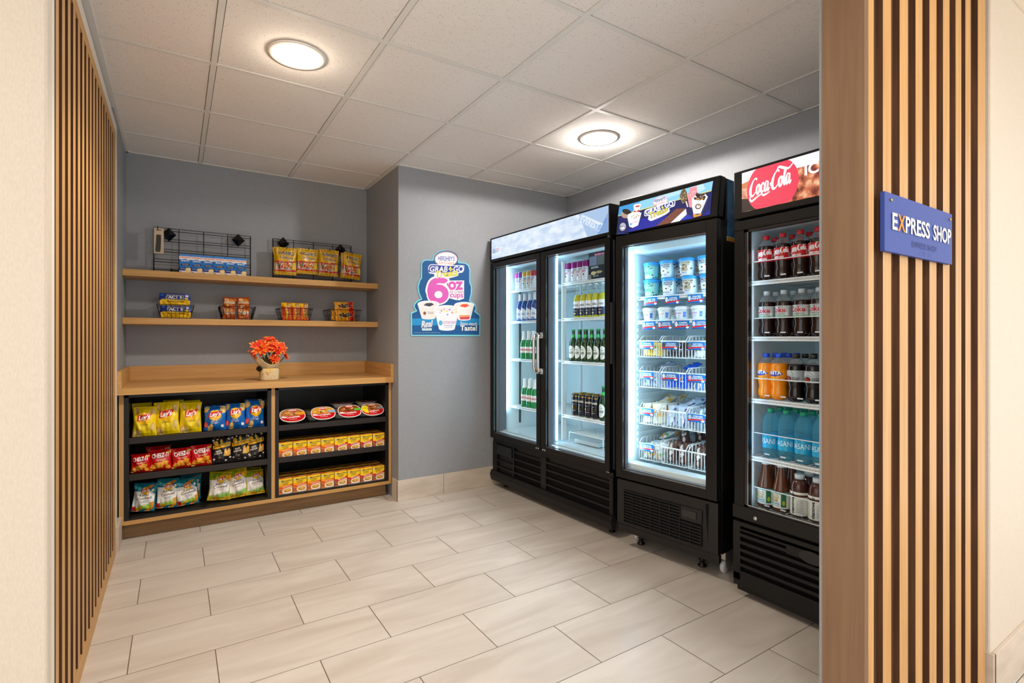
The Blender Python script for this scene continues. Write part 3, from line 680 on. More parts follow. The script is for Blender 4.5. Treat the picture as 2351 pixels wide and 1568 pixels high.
# ------------------------------------------------------------------ ready meal trays
def meal_tray(kind):
    t = bpy.data.objects.new('meal_tray', None); COL.objects.link(t); t['category'] = 'ready meal'
    n = 32; w, d = .084, .064
    def ring(s_, z): return [(w * s_ * math.copysign(abs(cos(2 * pi * k / n)) ** .8, cos(2 * pi * k / n)), d * s_ * math.copysign(abs(sin(2 * pi * k / n)) ** .8, sin(2 * pi * k / n)), z) for k in range(n)]
    g = G(); prof = [(.62, 0), (.72, .004), (.86, .028), (.9, .031), (1, .033), (1, .0345)]
    vs = [p for s_, z in prof for p in ring(s_, z)]; fs = [(i * n + k, i * n + (k + 1) % n, (i + 1) * n + (k + 1) % n, (i + 1) * n + k) for i in range(len(prof) - 1) for k in range(n)] + [tuple(range(n))[::-1], tuple(range((len(prof) - 1) * n, len(prof) * n))]
    g.add(vs, fs, C('e9e4da', 'g'), True); g.build('tray', t)
    g = G(); f = lambda x, y, off: (x * w, y * d, .0345 + off)
    fc, c2, tagc, ylw = {'turkey': ('b8743a', 'd9a466', 'f0a02a', 0), 'pasta': ('d99a3a', 'eec46a', '8fb4dc', 0), 'beef': ('8a4a26', 'b0662e', '62b83c', 0), 'rice': ('a06a3c', 'c99a62', '8b97a6', 1)}[kind]
    pts = [(math.copysign(abs(cos(2 * pi * k / n)) ** .8, cos(2 * pi * k / n)) * .985, math.copysign(abs(sin(2 * pi * k / n)) ** .8, sin(2 * pi * k / n)) * .985) for k in range(n)]
    A = [Pg([(x * .99, y * .99) for x, y in pts], C('f4efe8', 'g')), Pg([(x * .95, y * .93) for x, y in pts], C(fc, 'g'))]
    r_ = random.Random(len(kind))
    for k in range(12):
        a = r_.uniform(.15, 2.9); q = r_.uniform(.1, .75); A.append(El(q * cos(a), q * sin(a) * .8, r_.uniform(.08, .2), r_.uniform(.08, .16), C(r_.choice([c2, fc, 'e8b87a', '6f3a1c', c2]), 'g'), r_.uniform(0, 90), 12))
    lo = [(x * .95, y * .93) for x, y in pts if y < -.02]; lo.sort(key=lambda p: p[0])
    A += [Pg([(.93, -.02), (.3, -.12), (-.3, -.12), (-.93, -.02)] + lo, C('c9202a', 'g')),
          Rc(-.2, .45, .26, .9, C('c9202a', 'g')), El(.03, .72, .3, .13, C('f1e6dc', 'g')), Rc(.42, .02, .97, .36, C(tagc, 'g')),
          Tx('Compleats', -.5, -.45, .55, -.36, .26, C('ffffff', 'g'), .03), Rc(-.3, -.62, .3, -.57, C('f2c9c4', 'g')), Tx('HORMEL', -.18, .67, .24, .68, .12, C('b0202a', 'g'), .02)]
    if ylw: A += [Pg([(-.95, .0), (-.8, .55), (-.45, .6), (-.42, -.62), (-.7, -.5)], C('f2de1e', 'g')), Tx('190', -.78, .1, -.5, .12, .2, C('6a5a10', 'g'), .02)]
    else: A += [Pg([(-.85, -.35), (-.86, -.1), (-.55, -.16), (-.5, -.4)], C('e9efe6', 'g'))]
    g.art(A, f, .0003, .00006, 0); g.build('printed_lid', t)['label'] = 'red printed lid with a food picture'
    return t
KN = [('turkey', 'sandwich meal tray with orange tag on its red lid'), ('pasta', 'pasta meal tray with pale blue tag on its red lid'), ('beef', 'beef meal tray with green tag on its red lid'), ('rice', 'meal tray with yellow end and grey tag on its red lid')]
for (kd, lb), (uu, vv) in zip(KN, ((670, 960), (740, 952), (800, 949), (856, 944))):
    p = on_y(uu, vv, 3.875); mt = Maker(meal_tray(kd))
    mt.put((p[0] - (.012 if kd == 'rice' else 0), 3.862, ZT + .043), (R(38), 0, R(-3)), lb + ', tipped forward', 'ready meals tipped forward on the top shelf')
    for q in range(2 if kd in ('turkey', 'pasta') else 3):
        mt.put((p[0] + (.004, -.004, .006)[q] + (.012 if kd == 'turkey' else -.018), 4.00 + .004 * q, ZT + .0015 + .0378 * q), (0, 0, R((3, -4, 6)[q])), 'red-lidded meal tray lying flat in the stack behind the %s meal' % kd, 'flat ready meals behind the %s one' % kd)
# ------------------------------------------------------------------ wire grids on the wall above the upper shelf
WIRE = C('0d0d0e', 'k')
def bracket(par, x, z):
    g = G(); s_ = .044
    g.add([(x - s_, 4.374, z), (x, 4.374, z - s_ * 1.1), (x + s_, 4.374, z), (x, 4.374, z + s_ * 1.1), (x, 4.352, z), (x - s_, 4.38, z), (x, 4.38, z - s_ * 1.1), (x + s_, 4.38, z), (x, 4.38, z + s_ * 1.1)],
          [(0, 1, 4), (1, 2, 4), (2, 3, 4), (3, 0, 4), (0, 5, 6, 1), (1, 6, 7, 2), (2, 7, 8, 3), (3, 8, 5, 0)], C('0c0c0d', 'x'))
    g.tube([(x, 4.38, z), (x, 4.419, z)], .01, WIRE, 8)
    put(g, 'corner_bracket', par)
def grid(x0, xs, brs, label):
    t = thing('wire_grid_panel', label, 'wire grid', ((xs[0] + xs[-1]) / 2, 4.39, 1.66), 0, 'black wire grids on the upper shelf')
    g = G()
    for i, x in enumerate(xs): g.tube([(x, 4.384, 1.6512), (x, 4.384, 1.981)], .0026 if 0 < i < len(xs) - 1 else .0038, WIRE, 6)
    put(g, 'upright_wires', t)
    g = G()
    for z in (1.980, 1.962, 1.905, 1.888, 1.832, 1.815, 1.760, 1.742, 1.688, 1.671): g.tube([(xs[0], 4.3785, z), (xs[-1], 4.3785, z)], .0021, WIRE, 6)
    put(g, 'cross_wires', t)
    for x, z in brs: bracket(t, x, z)
    return t
g1 = grid(0, [-.131, .017, .169, .323, .475], [(-.043, 1.937), (.392, 1.942)], 'black wire grid panel behind the blue snack boxes')
g2 = grid(0, [.633, .783, .934, 1.085, 1.235], [(.705, 1.950), (1.146, 1.940)], 'black wire grid panel behind the hanging golden candy bags')
def hook(par, x, z, y0=4.378, y1=4.27):
    g = G(); g.tube([(x, y0, z), (x, y1 + .01, z - .002), (x, y1, z + .004), (x, y1 - .004, z + .016)], .0024, WIRE, 6); put(g, 'peg_hook', par)
# comb card
a = on_y(353, 522, 4.30); b_ = on_y(376, 583, 4.30)
hook(g1, (a[0] + b_[0]) / 2 - .005, a[2] - .010)
t = thing('comb_package', 'black pocket comb on a tan hanging card at the left wire grid', 'comb', ((a[0] + b_[0]) / 2, 4.30, b_[2]))
w_, h_ = b_[0] - a[0], a[2] - b_[2]
g = G(); g.box(-w_ / 2, w_ / 2, -.002, .002, 0, h_, C('cdb79a', 'p')); g.build('card', t, bev=.001)
g = G(); f = lambda x, y, off: (x * w_, -.0022 - off, y * h_)
g.art([Pg([(-.22, .73), (.22, .73), (.24, .55), (.18, .12), (.1, .06), (-.3, .06), (-.34, .12), (-.26, .5)], C('2a2826', 'g')), Pg([(-.12, .70), (.17, .70), (.18, .5), (.12, .14), (-.18, .1), (-.24, .16)], C('141312', 'g'))], f, .003, .0015, 0)
g.build('comb', t)['label'] = 'black comb'
g = G(); g.art([Rc(-.25, .90, .25, .925, C('2a1f18', 'p'))], f, .0003, 0, 0); g.build('hang_slot', t)
# small black clip on the shelf
g = G(); g.box(-.03, .016, 4.30, 4.352, S1 + .0006, S1 + .028, BLACKM); g.tube([(-.105, 4.345, S1 + .004), (-.03, 4.345, S1 + .006)], .0025, WIRE); g.tube([(-.028, 4.305, S1 + .02), (-.028, 4.292, S1 + .032)], .006, C('2a2a2a', 'm'), 8)
tag(g.build('price_clip', bev=.001), 'small black clip lying on the upper shelf left of the blue boxes', 'clip')

# blue snack boxes
def snack_box():
    g = G(); w, d, h = .0665, .05, .130
    g.box(-w / 2, w / 2, 0, d, 0, h, C('2c74c0', 'p'))
    cl = lambda q: min(max(q, 0), 1)
    f = lambda x, y, off: ((cl(x) - .5) * w, -off, cl(y) * h); tp = lambda x, y, off: ((x - .5) * w, y * d, h + off); sd = lambda x, y, off: (-w / 2 - off, (1 - x) * d, y * h)
    B = C('2a78c8', 'p'); DB = C('163f8c', 'p'); Wt = C('f7f3ee', 'p'); RO = C('e0674a', 'p'); NV = C('1c2a55', 'p')
    A = [Rc(0, 0, 1, .13, C('f6ede2', 'p')), Rc(0, .13, 1, 1, B), Rc(0, .12, 1, .3, DB), Rc(0, .88, 1, 1, C('4a86d0', 'p')), Pg([(0, .7), (.5, .74), (1, .68), (1, .88), (0, .88)], Wt),
         Rc(.09, .78, .93, .85, RO), Tx('BUMBLE BEE', .14, .795, .88, .795, .04, Wt, .02), Tx('SNACK', .16, .6, .86, .61, .09, Wt, .05),
         Tx('ON THE RUN', .25, .545, .78, .56, .035, DB, .02), Pg([(.12, .36), (.16, .48), (.88, .51), (.9, .4)], NV), Tx('TUNA SALAD', .22, .435, .8, .45, .04, C('dcd3c2', 'p'), .02), Tx('WITH CRACKERS', .22, .385, .8, .4, .03, C('dcd3c2', 'p'), .0),
         Tx('ORIGINAL', .1, .21, .5, .21, .035, Wt, .02), El(.78, .17, .27, .13, C('f2c377', 'p')), El(.8, .19, .2, .09, C('f8dca6', 'p')), El(.76, .29, .08, .025, C('4c6b34', 'p')), Rc(.0, .0, 1, .07, C('f6ede2', 'p')), Rc(.06, .02, .18, .08, C('4a6fa8', 'p'))]
    g.art(A, f, .0002, .00006, 0); g.art([Rc(0, 0, 1, 1, C('3c6fb8', 'p')), Rc(.1, .2, .5, .6, C('8fb0dc', 'p'))], tp, .0002, .00006, 0)
    return g.build('snack_box')
sb = snack_box(); sb['category'] = 'snack box'; sbm = Maker(sb)
pa, pb_ = on_y(411, 605, 4.175), on_y(566, 614, 4.175)
for i in range(6):
    x = pa[0] + .035 + i * (pb_[0] - pa[0] - .07) / 5
    sbm.put((x, 4.17 + (i % 3) * .002, S1 + .0007), (0, 0, R((-1, .5, 0, 1, -.5, .6)[i])), 'small blue and white tuna snack box, %s of six in a row' % oname(i, 6), 'blue snack boxes on the upper shelf')

# golden gummy bags on hooks
def art_gummy():
    K = C('1b1714', 'g'); Wt = C('fbf3df', 'g'); Rr = C('cf2026', 'g')
    a = [Rc(.0, .90, 1, 1, C('c99a12', 'g')), Rc(0, .0, 1, .08, C('c79a18', 'g')),
         Rc(.02, .17, .98, .45, C('cdb9a4', 'x'))]
    r_ = random.Random(5)
    for k in range(34): a.append(El(.07 + r_.random() * .7, .21 + r_.random() * .2, .045, .03, C(r_.choice(['c8281e', 'e2701c', 'eeb024', '2e7a34', 'd8402a', 'f0e2c8', 'c8281e']), 'x'), r_.uniform(0, 90), 8))
    a += [Pg([(0, .45), (.5, .44), (1, .46), (1, .5), (.5, .475), (0, .49)], Rr), Pg([(0, .13), (.5, .125), (1, .13), (1, .19), (.5, .165), (0, .18)], Rr), Pg([(.78, .19), (.98, .2), (.98, .46), (.84, .46)], C('ecbc20', 'g'))]
    a += [Tx('HARIBO', .14, .74, .90, .715, .115, Wt, .05, 0, .05), Tx('HARIBO', .14, .742, .90, .717, .115, K, .05), Tx('Goldbears', .2, .60, .84, .575, .075, Wt, .02, 0, .04), Tx('Goldbears', .2, .602, .84, .577, .075, K, .02), El(.73, .53, .1, .025, C('efe3c8', 'g'))]
    return a
BAGK['gummy'] = ('e2ae14', art_gummy)
for i, (uL, uR, vT, vB, rl, yw) in enumerate(((631, 680, 569, 632, 1, -4), (681, 730, 572, 630, 1, 2), (731, 776, 574, 635, 2, -3), (784, 827, 582, 641, 5, 5))):
    p = on_y((uL + uR) / 2, vB, 4.285); bz = p[2]
    o = place_bag('gummy', 'candy_bag', uL, uR, vT, vB, bz, 4.285, 'golden gummy candy bag hanging from the right grid, %s of four' % oname(i, 4), 'candy bag', 'golden candy bags on hooks', D_=.03, lean=0, yaw=yw, roll=rl, seed=71 + i)
    q = on_y((uL + uR) / 2 + 2, vT, 4.285); hook(g2, q[0], q[2] - .006, 4.378, 4.262)
    q = on_y((uL + uR) / 2 - 3, vB, 4.325)
    o2 = dup(o, (q[0], 4.325, q[2] + .002), (0, R(rl - 3), R(-yw)), 'golden gummy candy bag hanging behind the %s golden bag in front' % oname(i, 4))

# ------------------------------------------------------------------ wire baskets with candy on the lower shelf
def basket(x0, x1, z1, y0, y1, label):
    t = thing('wire_basket', label, 'wire basket', ((x0 + x1) / 2, (y0 + y1) / 2, S2), 0, 'black wire baskets on the lower shelf')
    g = G(); sl = .022; zb = S2 + .003
    def loop(z, k):
        q = sl * (1 - k); return [(x0 + q, y0 + q * .6, z), (x1 - q, y0 + q * .6, z), (x1 - q, y1 - q * .6, z), (x0 + q, y1 - q * .6, z)]
    for z, k, r_ in ((z1, 1, .0022), ((z1 + zb) / 2, .5, .0012), (zb, 0, .0014)): g.tube(loop(z, k), r_, WIRE, 5, True)
    n = 8; A, B = loop(z1, 1), loop(zb, 0)
    for s_ in range(4):
        a0, a1, b0, b1 = Vector(A[s_]), Vector(A[(s_ + 1) % 4]), Vector(B[s_]), Vector(B[(s_ + 1) % 4])
        for k in range(n): g.tube([a0.lerp(a1, k / n), b0.lerp(b1, k / n)], .0011, WIRE, 4)
    for k in range(1, n): x = x0 + sl + (x1 - x0 - 2 * sl) * k / n; g.tube([(x, y0 + sl * .6, zb), (x, y1 - sl * .6, zb)], .001, WIRE, 4)
    put(g, 'wire_frame', t)
    return t
YB = 4.17
def bx(u): return on_y(u, 715, YB)[0]
basket(bx(359), bx(446), 1.432, YB, 4.40, 'black wire basket holding the blue and yellow popcorn packs')
basket(bx(505), bx(588), 1.432, YB, 4.38, 'black wire basket holding orange-brown cookie bags')
basket(bx(642), bx(719), 1.432, YB, 4.38, 'black wire basket holding three orange candy packs')
basket(bx(756), bx(830), 1.432, YB, 4.38, 'black wire basket holding two yellow chocolate candy packs')
# popcorn packs
def popcorn_pack():
    W_, H_, D_ = .18, .084, .03; f = bag_fn(W_, H_, D_, 3, .01); base = bag('popcorn_pack', W_, H_, D_, '1c3a94', [
        Pg([(0, 0), (0, .4), (.12, .55), (.3, .5), (.6, .47), (.85, .5), (1, .45), (1, 0)], C('efc022', 'p')),
        *[El(.1 + .2 * k, .85, .07, .06, C('2d6fc4', 'p')) for k in range(4)],
        Rc(.22, .52, .78, .9, C('c8b88a', 'p')), Rc(.24, .55, .76, .87, C('17307e', 'p')), Tx('ACT II', .28, .6, .72, .6, .22, C('f4ede0', 'p'), .07), Tx('Butter Lovers', .25, .30, .78, .3, .12, C('4a2c12', 'p'), .03),
        El(.89, .82, .06, .1, C('dfeaf2', 'p')), El(.86, .6, .06, .09, C('f0c433', 'p'))], 3, 'g', .01)
    return base
pk = popcorn_pack(); pk['category'] = 'popcorn pack'; pm = Maker(pk)
pm.put((bx(404), YB + .035, S2 + .006), (0, 0, R(-1)), 'lower blue and yellow butter popcorn pack in the leftmost basket', 'popcorn packs in the basket')
pm.put((bx(402), YB + .045, S2 + .088), (R(-4), 0, R(1)), 'upper blue and yellow butter popcorn pack in the leftmost basket', 'popcorn packs in the basket')
pm.put((bx(404), YB + .085, S2 + .006), (0, 0, R(-1)), 'popcorn pack tucked behind the front two in the leftmost basket', 'popcorn packs in the basket')
# cookie bags
def cookie_bag(seed):
    a = [El(.5, .6, .42, .25, C('d98a3a', 'g'))]
    r_ = random.Random(seed)
    for k in range(7): a.append(El(.15 + r_.random() * .7, .15 + r_.random() * .7, .13, .1, C(r_.choice(['e0a050', 'c8742c', 'f0d0a0', 'd98a3a']), 'g'), 0, 14))
    a += [El(.28, .75, .16, .12, C('f2e0c0', 'g')), El(.28, .75, .08, .06, C('c87a30', 'g')), Rc(.1, .44, .92, .56, C('f0e2cc', 'g')), Tx("Grandma's", .12, .46, .9, .48, .1, C('4a1f10', 'g'), .02, .2), Rc(.0, .0, 1, .05, C('8a3a14', 'g'))]
    return bag('cookie_bag', .088, .085, .035, 'a84a18', a, seed, 'g')
for i, (u, z, yy, sd, lb) in enumerate(((527, S2 + .005, 0, 5, 'lower left'), (561, S2 + .005, .0, 6, 'lower right'), (527, S2 + .078, .012, 7, 'upper left'), (562, S2 + .082, .012, 8, 'upper right'))):
    o = cookie_bag(sd); o.location = (bx(u), YB + .035 + yy, z); o.rotation_euler = (R(-10), R((2, -3, 4, -4)[i]), R((3, -4, -5, 6)[i]))
    tag(o, 'orange-brown cookie bag, %s one in the second basket' % lb, 'cookie bag', 'cookie bags in the second basket')
# peanut butter cup packs
def pb_pack(seed):
    Y = C('f2c518', 'g'); O = C('e8581c', 'g'); Br = C('4a2410', 'g')
    def vert(t, x, y0_, y1_, h, m, bd): return Tx(t, x, y0_, x, y1_, h, m, bd)
    a = [Rc(0, 0, 1, .78, O), Rc(0, .78, 1, 1, Y), Rc(.0, .74, 1, .79, C('f59a1c', 'g')), Rc(.42, .70, .88, .98, Br), Rc(.47, .72, .83, .95, C('d9a765', 'g')), vert("Reese's", .5, .06, .66, .30, C('2a1408', 'g'), .06), vert("Reese's", .49, .07, .65, .27, C('f6dc28', 'g'), .03), Rc(.62, .14, .84, .62, C('2a1408', 'g')), vert('BIG CUP', .8, .18, .58, .14, C('f6dc28', 'g'), .03)]
    return bag('candy_pack', .057, .132, .026, 'e8581c', a, seed, 'g', .02)
o = pb_pack(4); o['category'] = 'candy pack'; pp = Maker(o)
for i, u in enumerate((662, 682, 701)):
    pp.put((bx(u), YB + .034, S2 + .006), (R(-8), 0, R(-3 + 2 * i)), 'orange peanut butter cup pack with yellow top, %s of three in front' % ('leftmost', 'middle', 'rightmost')[i], 'orange candy packs in the third basket')
for i, u in enumerate((660, 680)):
    pp.put((bx(u), YB + .07, S2 + .010), (R(-8), 0, R(2)), 'orange candy pack peeking over from behind in the third basket', 'orange candy packs behind')
# chocolate candy packs
def mm_pack():
    Y = C('f2a81c', 'g'); Rr = C('cf1f24', 'g'); K = C('2a1812', 'g'); Wt = C('ffffff', 'g')
    a = [Rc(.72, 0, .96, 1, Rr), El(.62, .3, .12, .16, C('d8941a', 'g')), Tx("m&m's", .22, .33, .88, .5, .42, Wt, .10, 0, .03), Tx("m&m's", .22, .34, .88, .51, .42, K, .10), Rc(.2, .82, .38, .88, C('f6d98a', 'g')), Tx('PEANUT', .21, .83, .37, .83, .05, C('8a4a12', 'g'), .02)]
    return bag('candy_pack', .152, .079, .03, 'f2a51c', a, 9, 'g', .02)
o = mm_pack(); o['category'] = 'candy pack'; mm = Maker(o)
mm.put((bx(795), YB + .03, S2 + .006), (R(-4), 0, 0), 'lower yellow and red chocolate candy pack in the rightmost basket', 'yellow candy packs in the rightmost basket')
mm.put((bx(794), YB + .046, S2 + .080), (R(-6), R(-1), R(1)), 'upper yellow and red chocolate candy pack in the rightmost basket', 'yellow candy packs in the rightmost basket')
mm.put((bx(788), YB + .08, S2 + .008), (R(-4), R(5), 0), 'yellow candy pack standing behind the two front ones in the rightmost basket', 'yellow candy packs in the rightmost basket')

# ------------------------------------------------------------------ flower arrangement
BURLAP = noise_mat('burlap_cloth', 'b59c72', 'e0cda6', 260, (1, 1, 1), .85, .5, lo=.3, hi=.7)
BURLAP2 = BURLAP
px_ = on_y(618, 873, 3.93)
fx, fy, fz = px_[0], 3.93, CT + .0008
t = thing('flower_pot', 'small burlap-wrapped pot of orange-red artificial flowers on the worktop', 'flower arrangement', (fx, fy, fz))
g = G(); g.lathe([(.0, 0), (.058, 0), (.060, .01), (.061, .07), (.055, .084)], BURLAP, 28, (0, 0, 0), .55); g.build('pot_wrap', t)
g = G(); n = 48; vs = []; m_ = 10
def bump(a, c0, w): d = (a - c0 + pi) % (2 * pi) - pi; return math.exp(-(d / w) ** 2)
for j in range(m_):
    for k in range(n):
        a = 2 * pi * k / n; tt = j / (m_ - 1)
        tipL, tipR = bump(a, pi * 1.04, .55), bump(a, -.15, .5); dip = bump(a, -pi / 2 + .1, .8)
        hgt = .078 + tt * (.075 + .055 * tipL + .06 * tipR - .045 * dip)
        r_ = .054 + tt * (.014 + .066 * tipL + .022 * tipR + .012 * dip) + .005 * sin(6 * a + 1) * tt
        vs.append((r_ * cos(a), r_ * sin(a) * .85, hgt))
fs = [(j * n + k, j * n + (k + 1) % n, (j + 1) * n + (k + 1) % n, (j + 1) * n + k) for j in range(m_ - 1) for k in range(n)]
g.add(vs, fs, BURLAP, True); o = g.build('flared_wrap', t); sm_ = o.modifiers.new('cloth', 'SOLIDIFY'); sm_.thickness = .004
g = G(); RB = C('e5b963', 'p'); g.lathe([(.0585, .073), (.060, .076), (.0585, .084)], RB, 28, (0, 0, 0), .75)
for q in (((-.030, -.052, .078), (-.042, -.062, .062), (-.052, -.062, .045)), ((-.030, -.053, .078), (-.022, -.064, .060), (-.012, -.064, .042), (-.002, -.062, .070), (.0, -.058, .080))): g.tube(q, .003, RB, 5)
g.build('raffia_ribbon', t)
g = G()
rc = random.Random(3)
for k in range(60):
    a = rc.random() * 6.28; b2 = rc.uniform(-1.3, 1.3); d = Vector((cos(a) * cos(b2), sin(a) * cos(b2), sin(b2))); c0 = Vector((-.068, -.045, .082))
    g.tube([c0 + d * .004, c0 + d * .018, c0 + d * .020 + Vector((0, 0, .002))], [.002, .0034, .001], C('2e1a12', 'p'), 4)
g.build('pine_cone', t)
def flower(cx, cy, cz, rad, nx, ny, seed, cols=('dc2c16', 'ea4a1c', 'd8281a', 'ee6a24')):
    r_ = random.Random(seed); d = Vector((nx, ny, .55)).normalized(); q = d.to_track_quat('Z', 'Y'); g = G(); c0 = Vector((cx, cy, cz))
    for ring, (cnt, ln, el) in enumerate(((12, 1.0, .05), (11, .85, .35), (7, .55, .8))):
        for k in range(cnt):
            a = 2 * pi * (k + .5 * ring) / cnt + r_.uniform(-.12, .12); L_ = rad * ln * r_.uniform(.88, 1.12); w = rad * .16
            u_ = Vector((cos(a), sin(a), 0)); s2 = Vector((-sin(a), cos(a), 0)); e_ = el + r_.uniform(-.12, .12)
            def P(t_, s_, up=0): return c0 + q @ (u_ * (L_ * t_ * cos(e_ * (1 - .4 * t_))) + Vector((0, 0, 1)) * (L_ * t_ * sin(e_ * (1 - .35 * t_)) + up) + s2 * s_)
            cc = C(r_.choice(cols), 'p'); tip = C('f39a38', 'p')
            vs = [P(.05, -w * .4), P(.05, w * .4), P(.5, -w, .001), P(.5, 0, -.003), P(.5, w, .001), P(.8, -w * .7, .001), P(.8, 0, -.002), P(.8, w * .7, .001), P(1, 0)]
            g.add(vs, [(0, 1, 3), (0, 3, 2), (1, 4, 3), (2, 3, 6, 5), (3, 4, 7, 6)], cc, True); g.add([vs[5], vs[6], vs[7], vs[8]], [(0, 1, 3), (1, 2, 3)], tip if r_.random() < .6 else cc, True)
    g.lathe([(0.0, 0), (rad * .10, .002), (rad * .07, .006), (0, .008)], C('3a1c10', 'p'), 8, (cx + d.x * rad * .05, cy + d.y * rad * .05, cz + d.z * rad * .05))
    return g.build('flower_head', t)
for i, q in enumerate(((-.062, -.04, .225, .072, -.25, -1.0), (.055, -.045, .222, .062, .25, -1.2), (.005, .0, .275, .050, .05, -.5), (.05, .02, .262, .042, .6, -.1), (.0, -.035, .235, .045, -.1, -1.2), (.028, -.05, .150, .040, .1, -1.4), (.105, -.01, .165, .036, 1.2, -.7), (-.02, .03, .265, .042, -.4, .2), (.09, .01, .215, .045, 1.1, -.4))): flower(*q, 10 + i)
g = G()
for x, y, z in ((-.062, -.03, .215), (.055, -.035, .215), (.005, 0, .265), (.05, .02, .25), (.0, -.03, .225), (.028, -.04, .15), (.1, 0, .16), (-.11, -.02, .17)): g.tube([(x * .1, y * .1, .06), (x * .5, y * .5, z * .65), (x, y, z)], .0026, C('3c4522', 'p'), 5)
g.build('stems', t)
g = G()
for k in range(12):
    a = 2 * pi * k / 12 + .3; x, y = cos(a), sin(a) * .7; w = .012; hh = .03 * (k % 3)
    g.add([(x * .01, y * .01, .11 + hh), (x * .04 - y * w, y * .04 + x * w, .155 + hh), (x * .04 + y * w, y * .04 - x * w, .155 + hh), (x * .07, y * .07, .165 + hh)], [(0, 2, 1), (1, 2, 3)], C('39431f' if k % 3 else '7a6a30', 'p'), True)
g.build('leaves', t)
g = G()
for k in range(34):
    s_ = k / 34; c0 = (-.085 - .045 * (1 - s_) + rc.uniform(-.008, .008), -.05 + rc.uniform(-.008, .008), .155 + .05 * (1 - s_) + rc.uniform(-.008, .008))
    g.lathe([(0, -.0042), (.0036, -.002), (.0045, 0), (.0036, .002), (0, .0042)], C(rc.choice(['b82a1c', 'd84a28', '8a1c18']), 'g'), 6, c0)
g.build('berries', t)

# ------------------------------------------------------------------ die-cut poster on the back wall
YP = 3.6545
def pz(x, y, off=0): p = on_y(920 + x / 6.5333, 560 + y / 6.5333, YP); return (p[0], YP - off, p[2])
pc = pz(660, 1370)
t = thing('wall_poster', 'die-cut blue ice cream poster with large pink 6 oz on the back wall', 'poster', (pc[0], YP, pc[2]))
out = [(155, 1380), (150, 1030), (225, 1002), (190, 945), (198, 900), (240, 850), (305, 822), (262, 735), (250, 640), (275, 545), (302, 510), (305, 290), (330, 250), (375, 232), (470, 238), (490, 175), (560, 115), (650, 92), (740, 105), (820, 155), (868, 215), (878, 272), (975, 285), (1025, 320), (1045, 390), (1042, 570), (1070, 640), (1068, 740), (1040, 850), (1110, 890), (1142, 960), (1122, 1010), (1197, 1068), (1192, 1385)]
def poly_solid(pts, mat, par, name, d0, d1):
    g = G(); n = len(pts); A = [pz(x, y, d1) for x, y in pts]; B = [pz(x, y, d0) for x, y in pts]
    tr = tessellate_polygon([[Vector((x, y, 0)) for x, y in pts]]); g.add(A + B, [tuple(f) for f in tr] + [tuple(n + i for i in f)[::-1] for f in tr] + [(i, (i + 1) % n, n + (i + 1) % n, n + i) for i in range(n)], mat)
    return put(g, name, par)
def smooth_pts(p): return Sm(p, Wt, 4)[0]
poly_solid(out, C('7fd0dc', 'p'), t, 'board', -.005, 0)
inn = [(172, 1362), (170, 1045), (250, 1008), (210, 945), (218, 905), (255, 865), (325, 832), (282, 735), (270, 640), (295, 550), (320, 515), (322, 295), (345, 262), (380, 250), (490, 252), (505, 185), (570, 128), (650, 106), (735, 120), (808, 168), (852, 222), (862, 286), (965, 298), (1010, 330), (1028, 392), (1026, 575), (1052, 645), (1050, 735), (1022, 858), (1095, 902), (1124, 960), (1100, 1015), (1180, 1078), (1176, 1362)]
Bl = lambda h: C(h, 'p'); Wt = Bl('f4f2f0'); NB = Bl('2f3f9c'); PK = Bl('dc5fb4'); YL = Bl('f2e03c')
def tz(t_, x0, y0_, x1, y1_, h, m, b_=0, sh=0, gr=0): return Tx(t_, x0, y0_, x1, y1_, h, m, b_, sh, gr, -1)
A = [Pg(inn, Bl('24588f')), Pg([(172, 1220), (172, 1120), (600, 1100), (1180, 1120), (1180, 1220)], Bl('2f8fc8')), El(650, 150, 0, 0, NB, n=3)]
A += [El(680, 225, 185, 125, Bl('39507c')), El(680, 228, 172, 112, Bl('d9b9be')), El(680, 232, 158, 100, Wt), tz("HERSHEY'S", 558, 245, 805, 255, 62, Bl('3444b0'), .03), tz('Ice Cream', 575, 300, 795, 312, 48, Bl('e07a5a'), .01, .1)]
for gr, mm_, b_ in ((.16, Wt, 0), (.11, NB, 0), (.07, Wt, 0)):
    pass
A += [Sm([(410, 380), (425, 325), (480, 305), (700, 320), (930, 322), (950, 350), (945, 400), (920, 430), (865, 440), (850, 480), (700, 520), (560, 545), (500, 520), (500, 455), (430, 440)], Wt),
      Sm([(420, 380), (435, 335), (480, 316), (700, 330), (925, 333), (938, 360), (930, 400), (905, 418), (700, 428), (440, 425)], NB),
      tz('GRAB', 430, 415, 700, 418, 78, Wt, .05, .12), tz('GO', 785, 415, 938, 415, 78, Wt, .05, .12), Pg([(715, 380), (745, 335), (760, 365), (790, 380), (762, 395), (750, 418), (738, 395)], YL), tz('N', 740, 390, 762, 392, 22, NB, .02)]
A += [Sm([(378, 740), (385, 620), (440, 520), (540, 480), (660, 485), (735, 540), (690, 600), (735, 690), (700, 780), (500, 840)], Wt), El(562, 752, 178, 165, Wt, n=36),
      Sm([(402, 740), (408, 630), (455, 545), (545, 503), (640, 508), (705, 545), (655, 592), (570, 590), (525, 620), (540, 700), (480, 780)], PK), El(560, 752, 158, 145, PK, n=36), El(565, 760, 60, 54, Wt, n=26)]
A += [Pg([(700, 550), (950, 548), (948, 820), (880, 845), (820, 840), (730, 815)], Wt), tz('oz', 708, 680, 935, 682, 165, PK, .08), tz('Ice Cream', 730, 738, 938, 742, 52, Bl('9a3f86'), 0, .15), tz('cups', 735, 800, 938, 803, 75, PK, .05)]
A += [tz('Treats', 510, 515, 850, 475, 95, Wt, .03, .2, .07), tz('Treats', 512, 512, 850, 472, 95, Bl('3a4a9c'), .03, .2, .03), tz('Treats', 514, 512, 850, 472, 95, YL, .03, .2)]
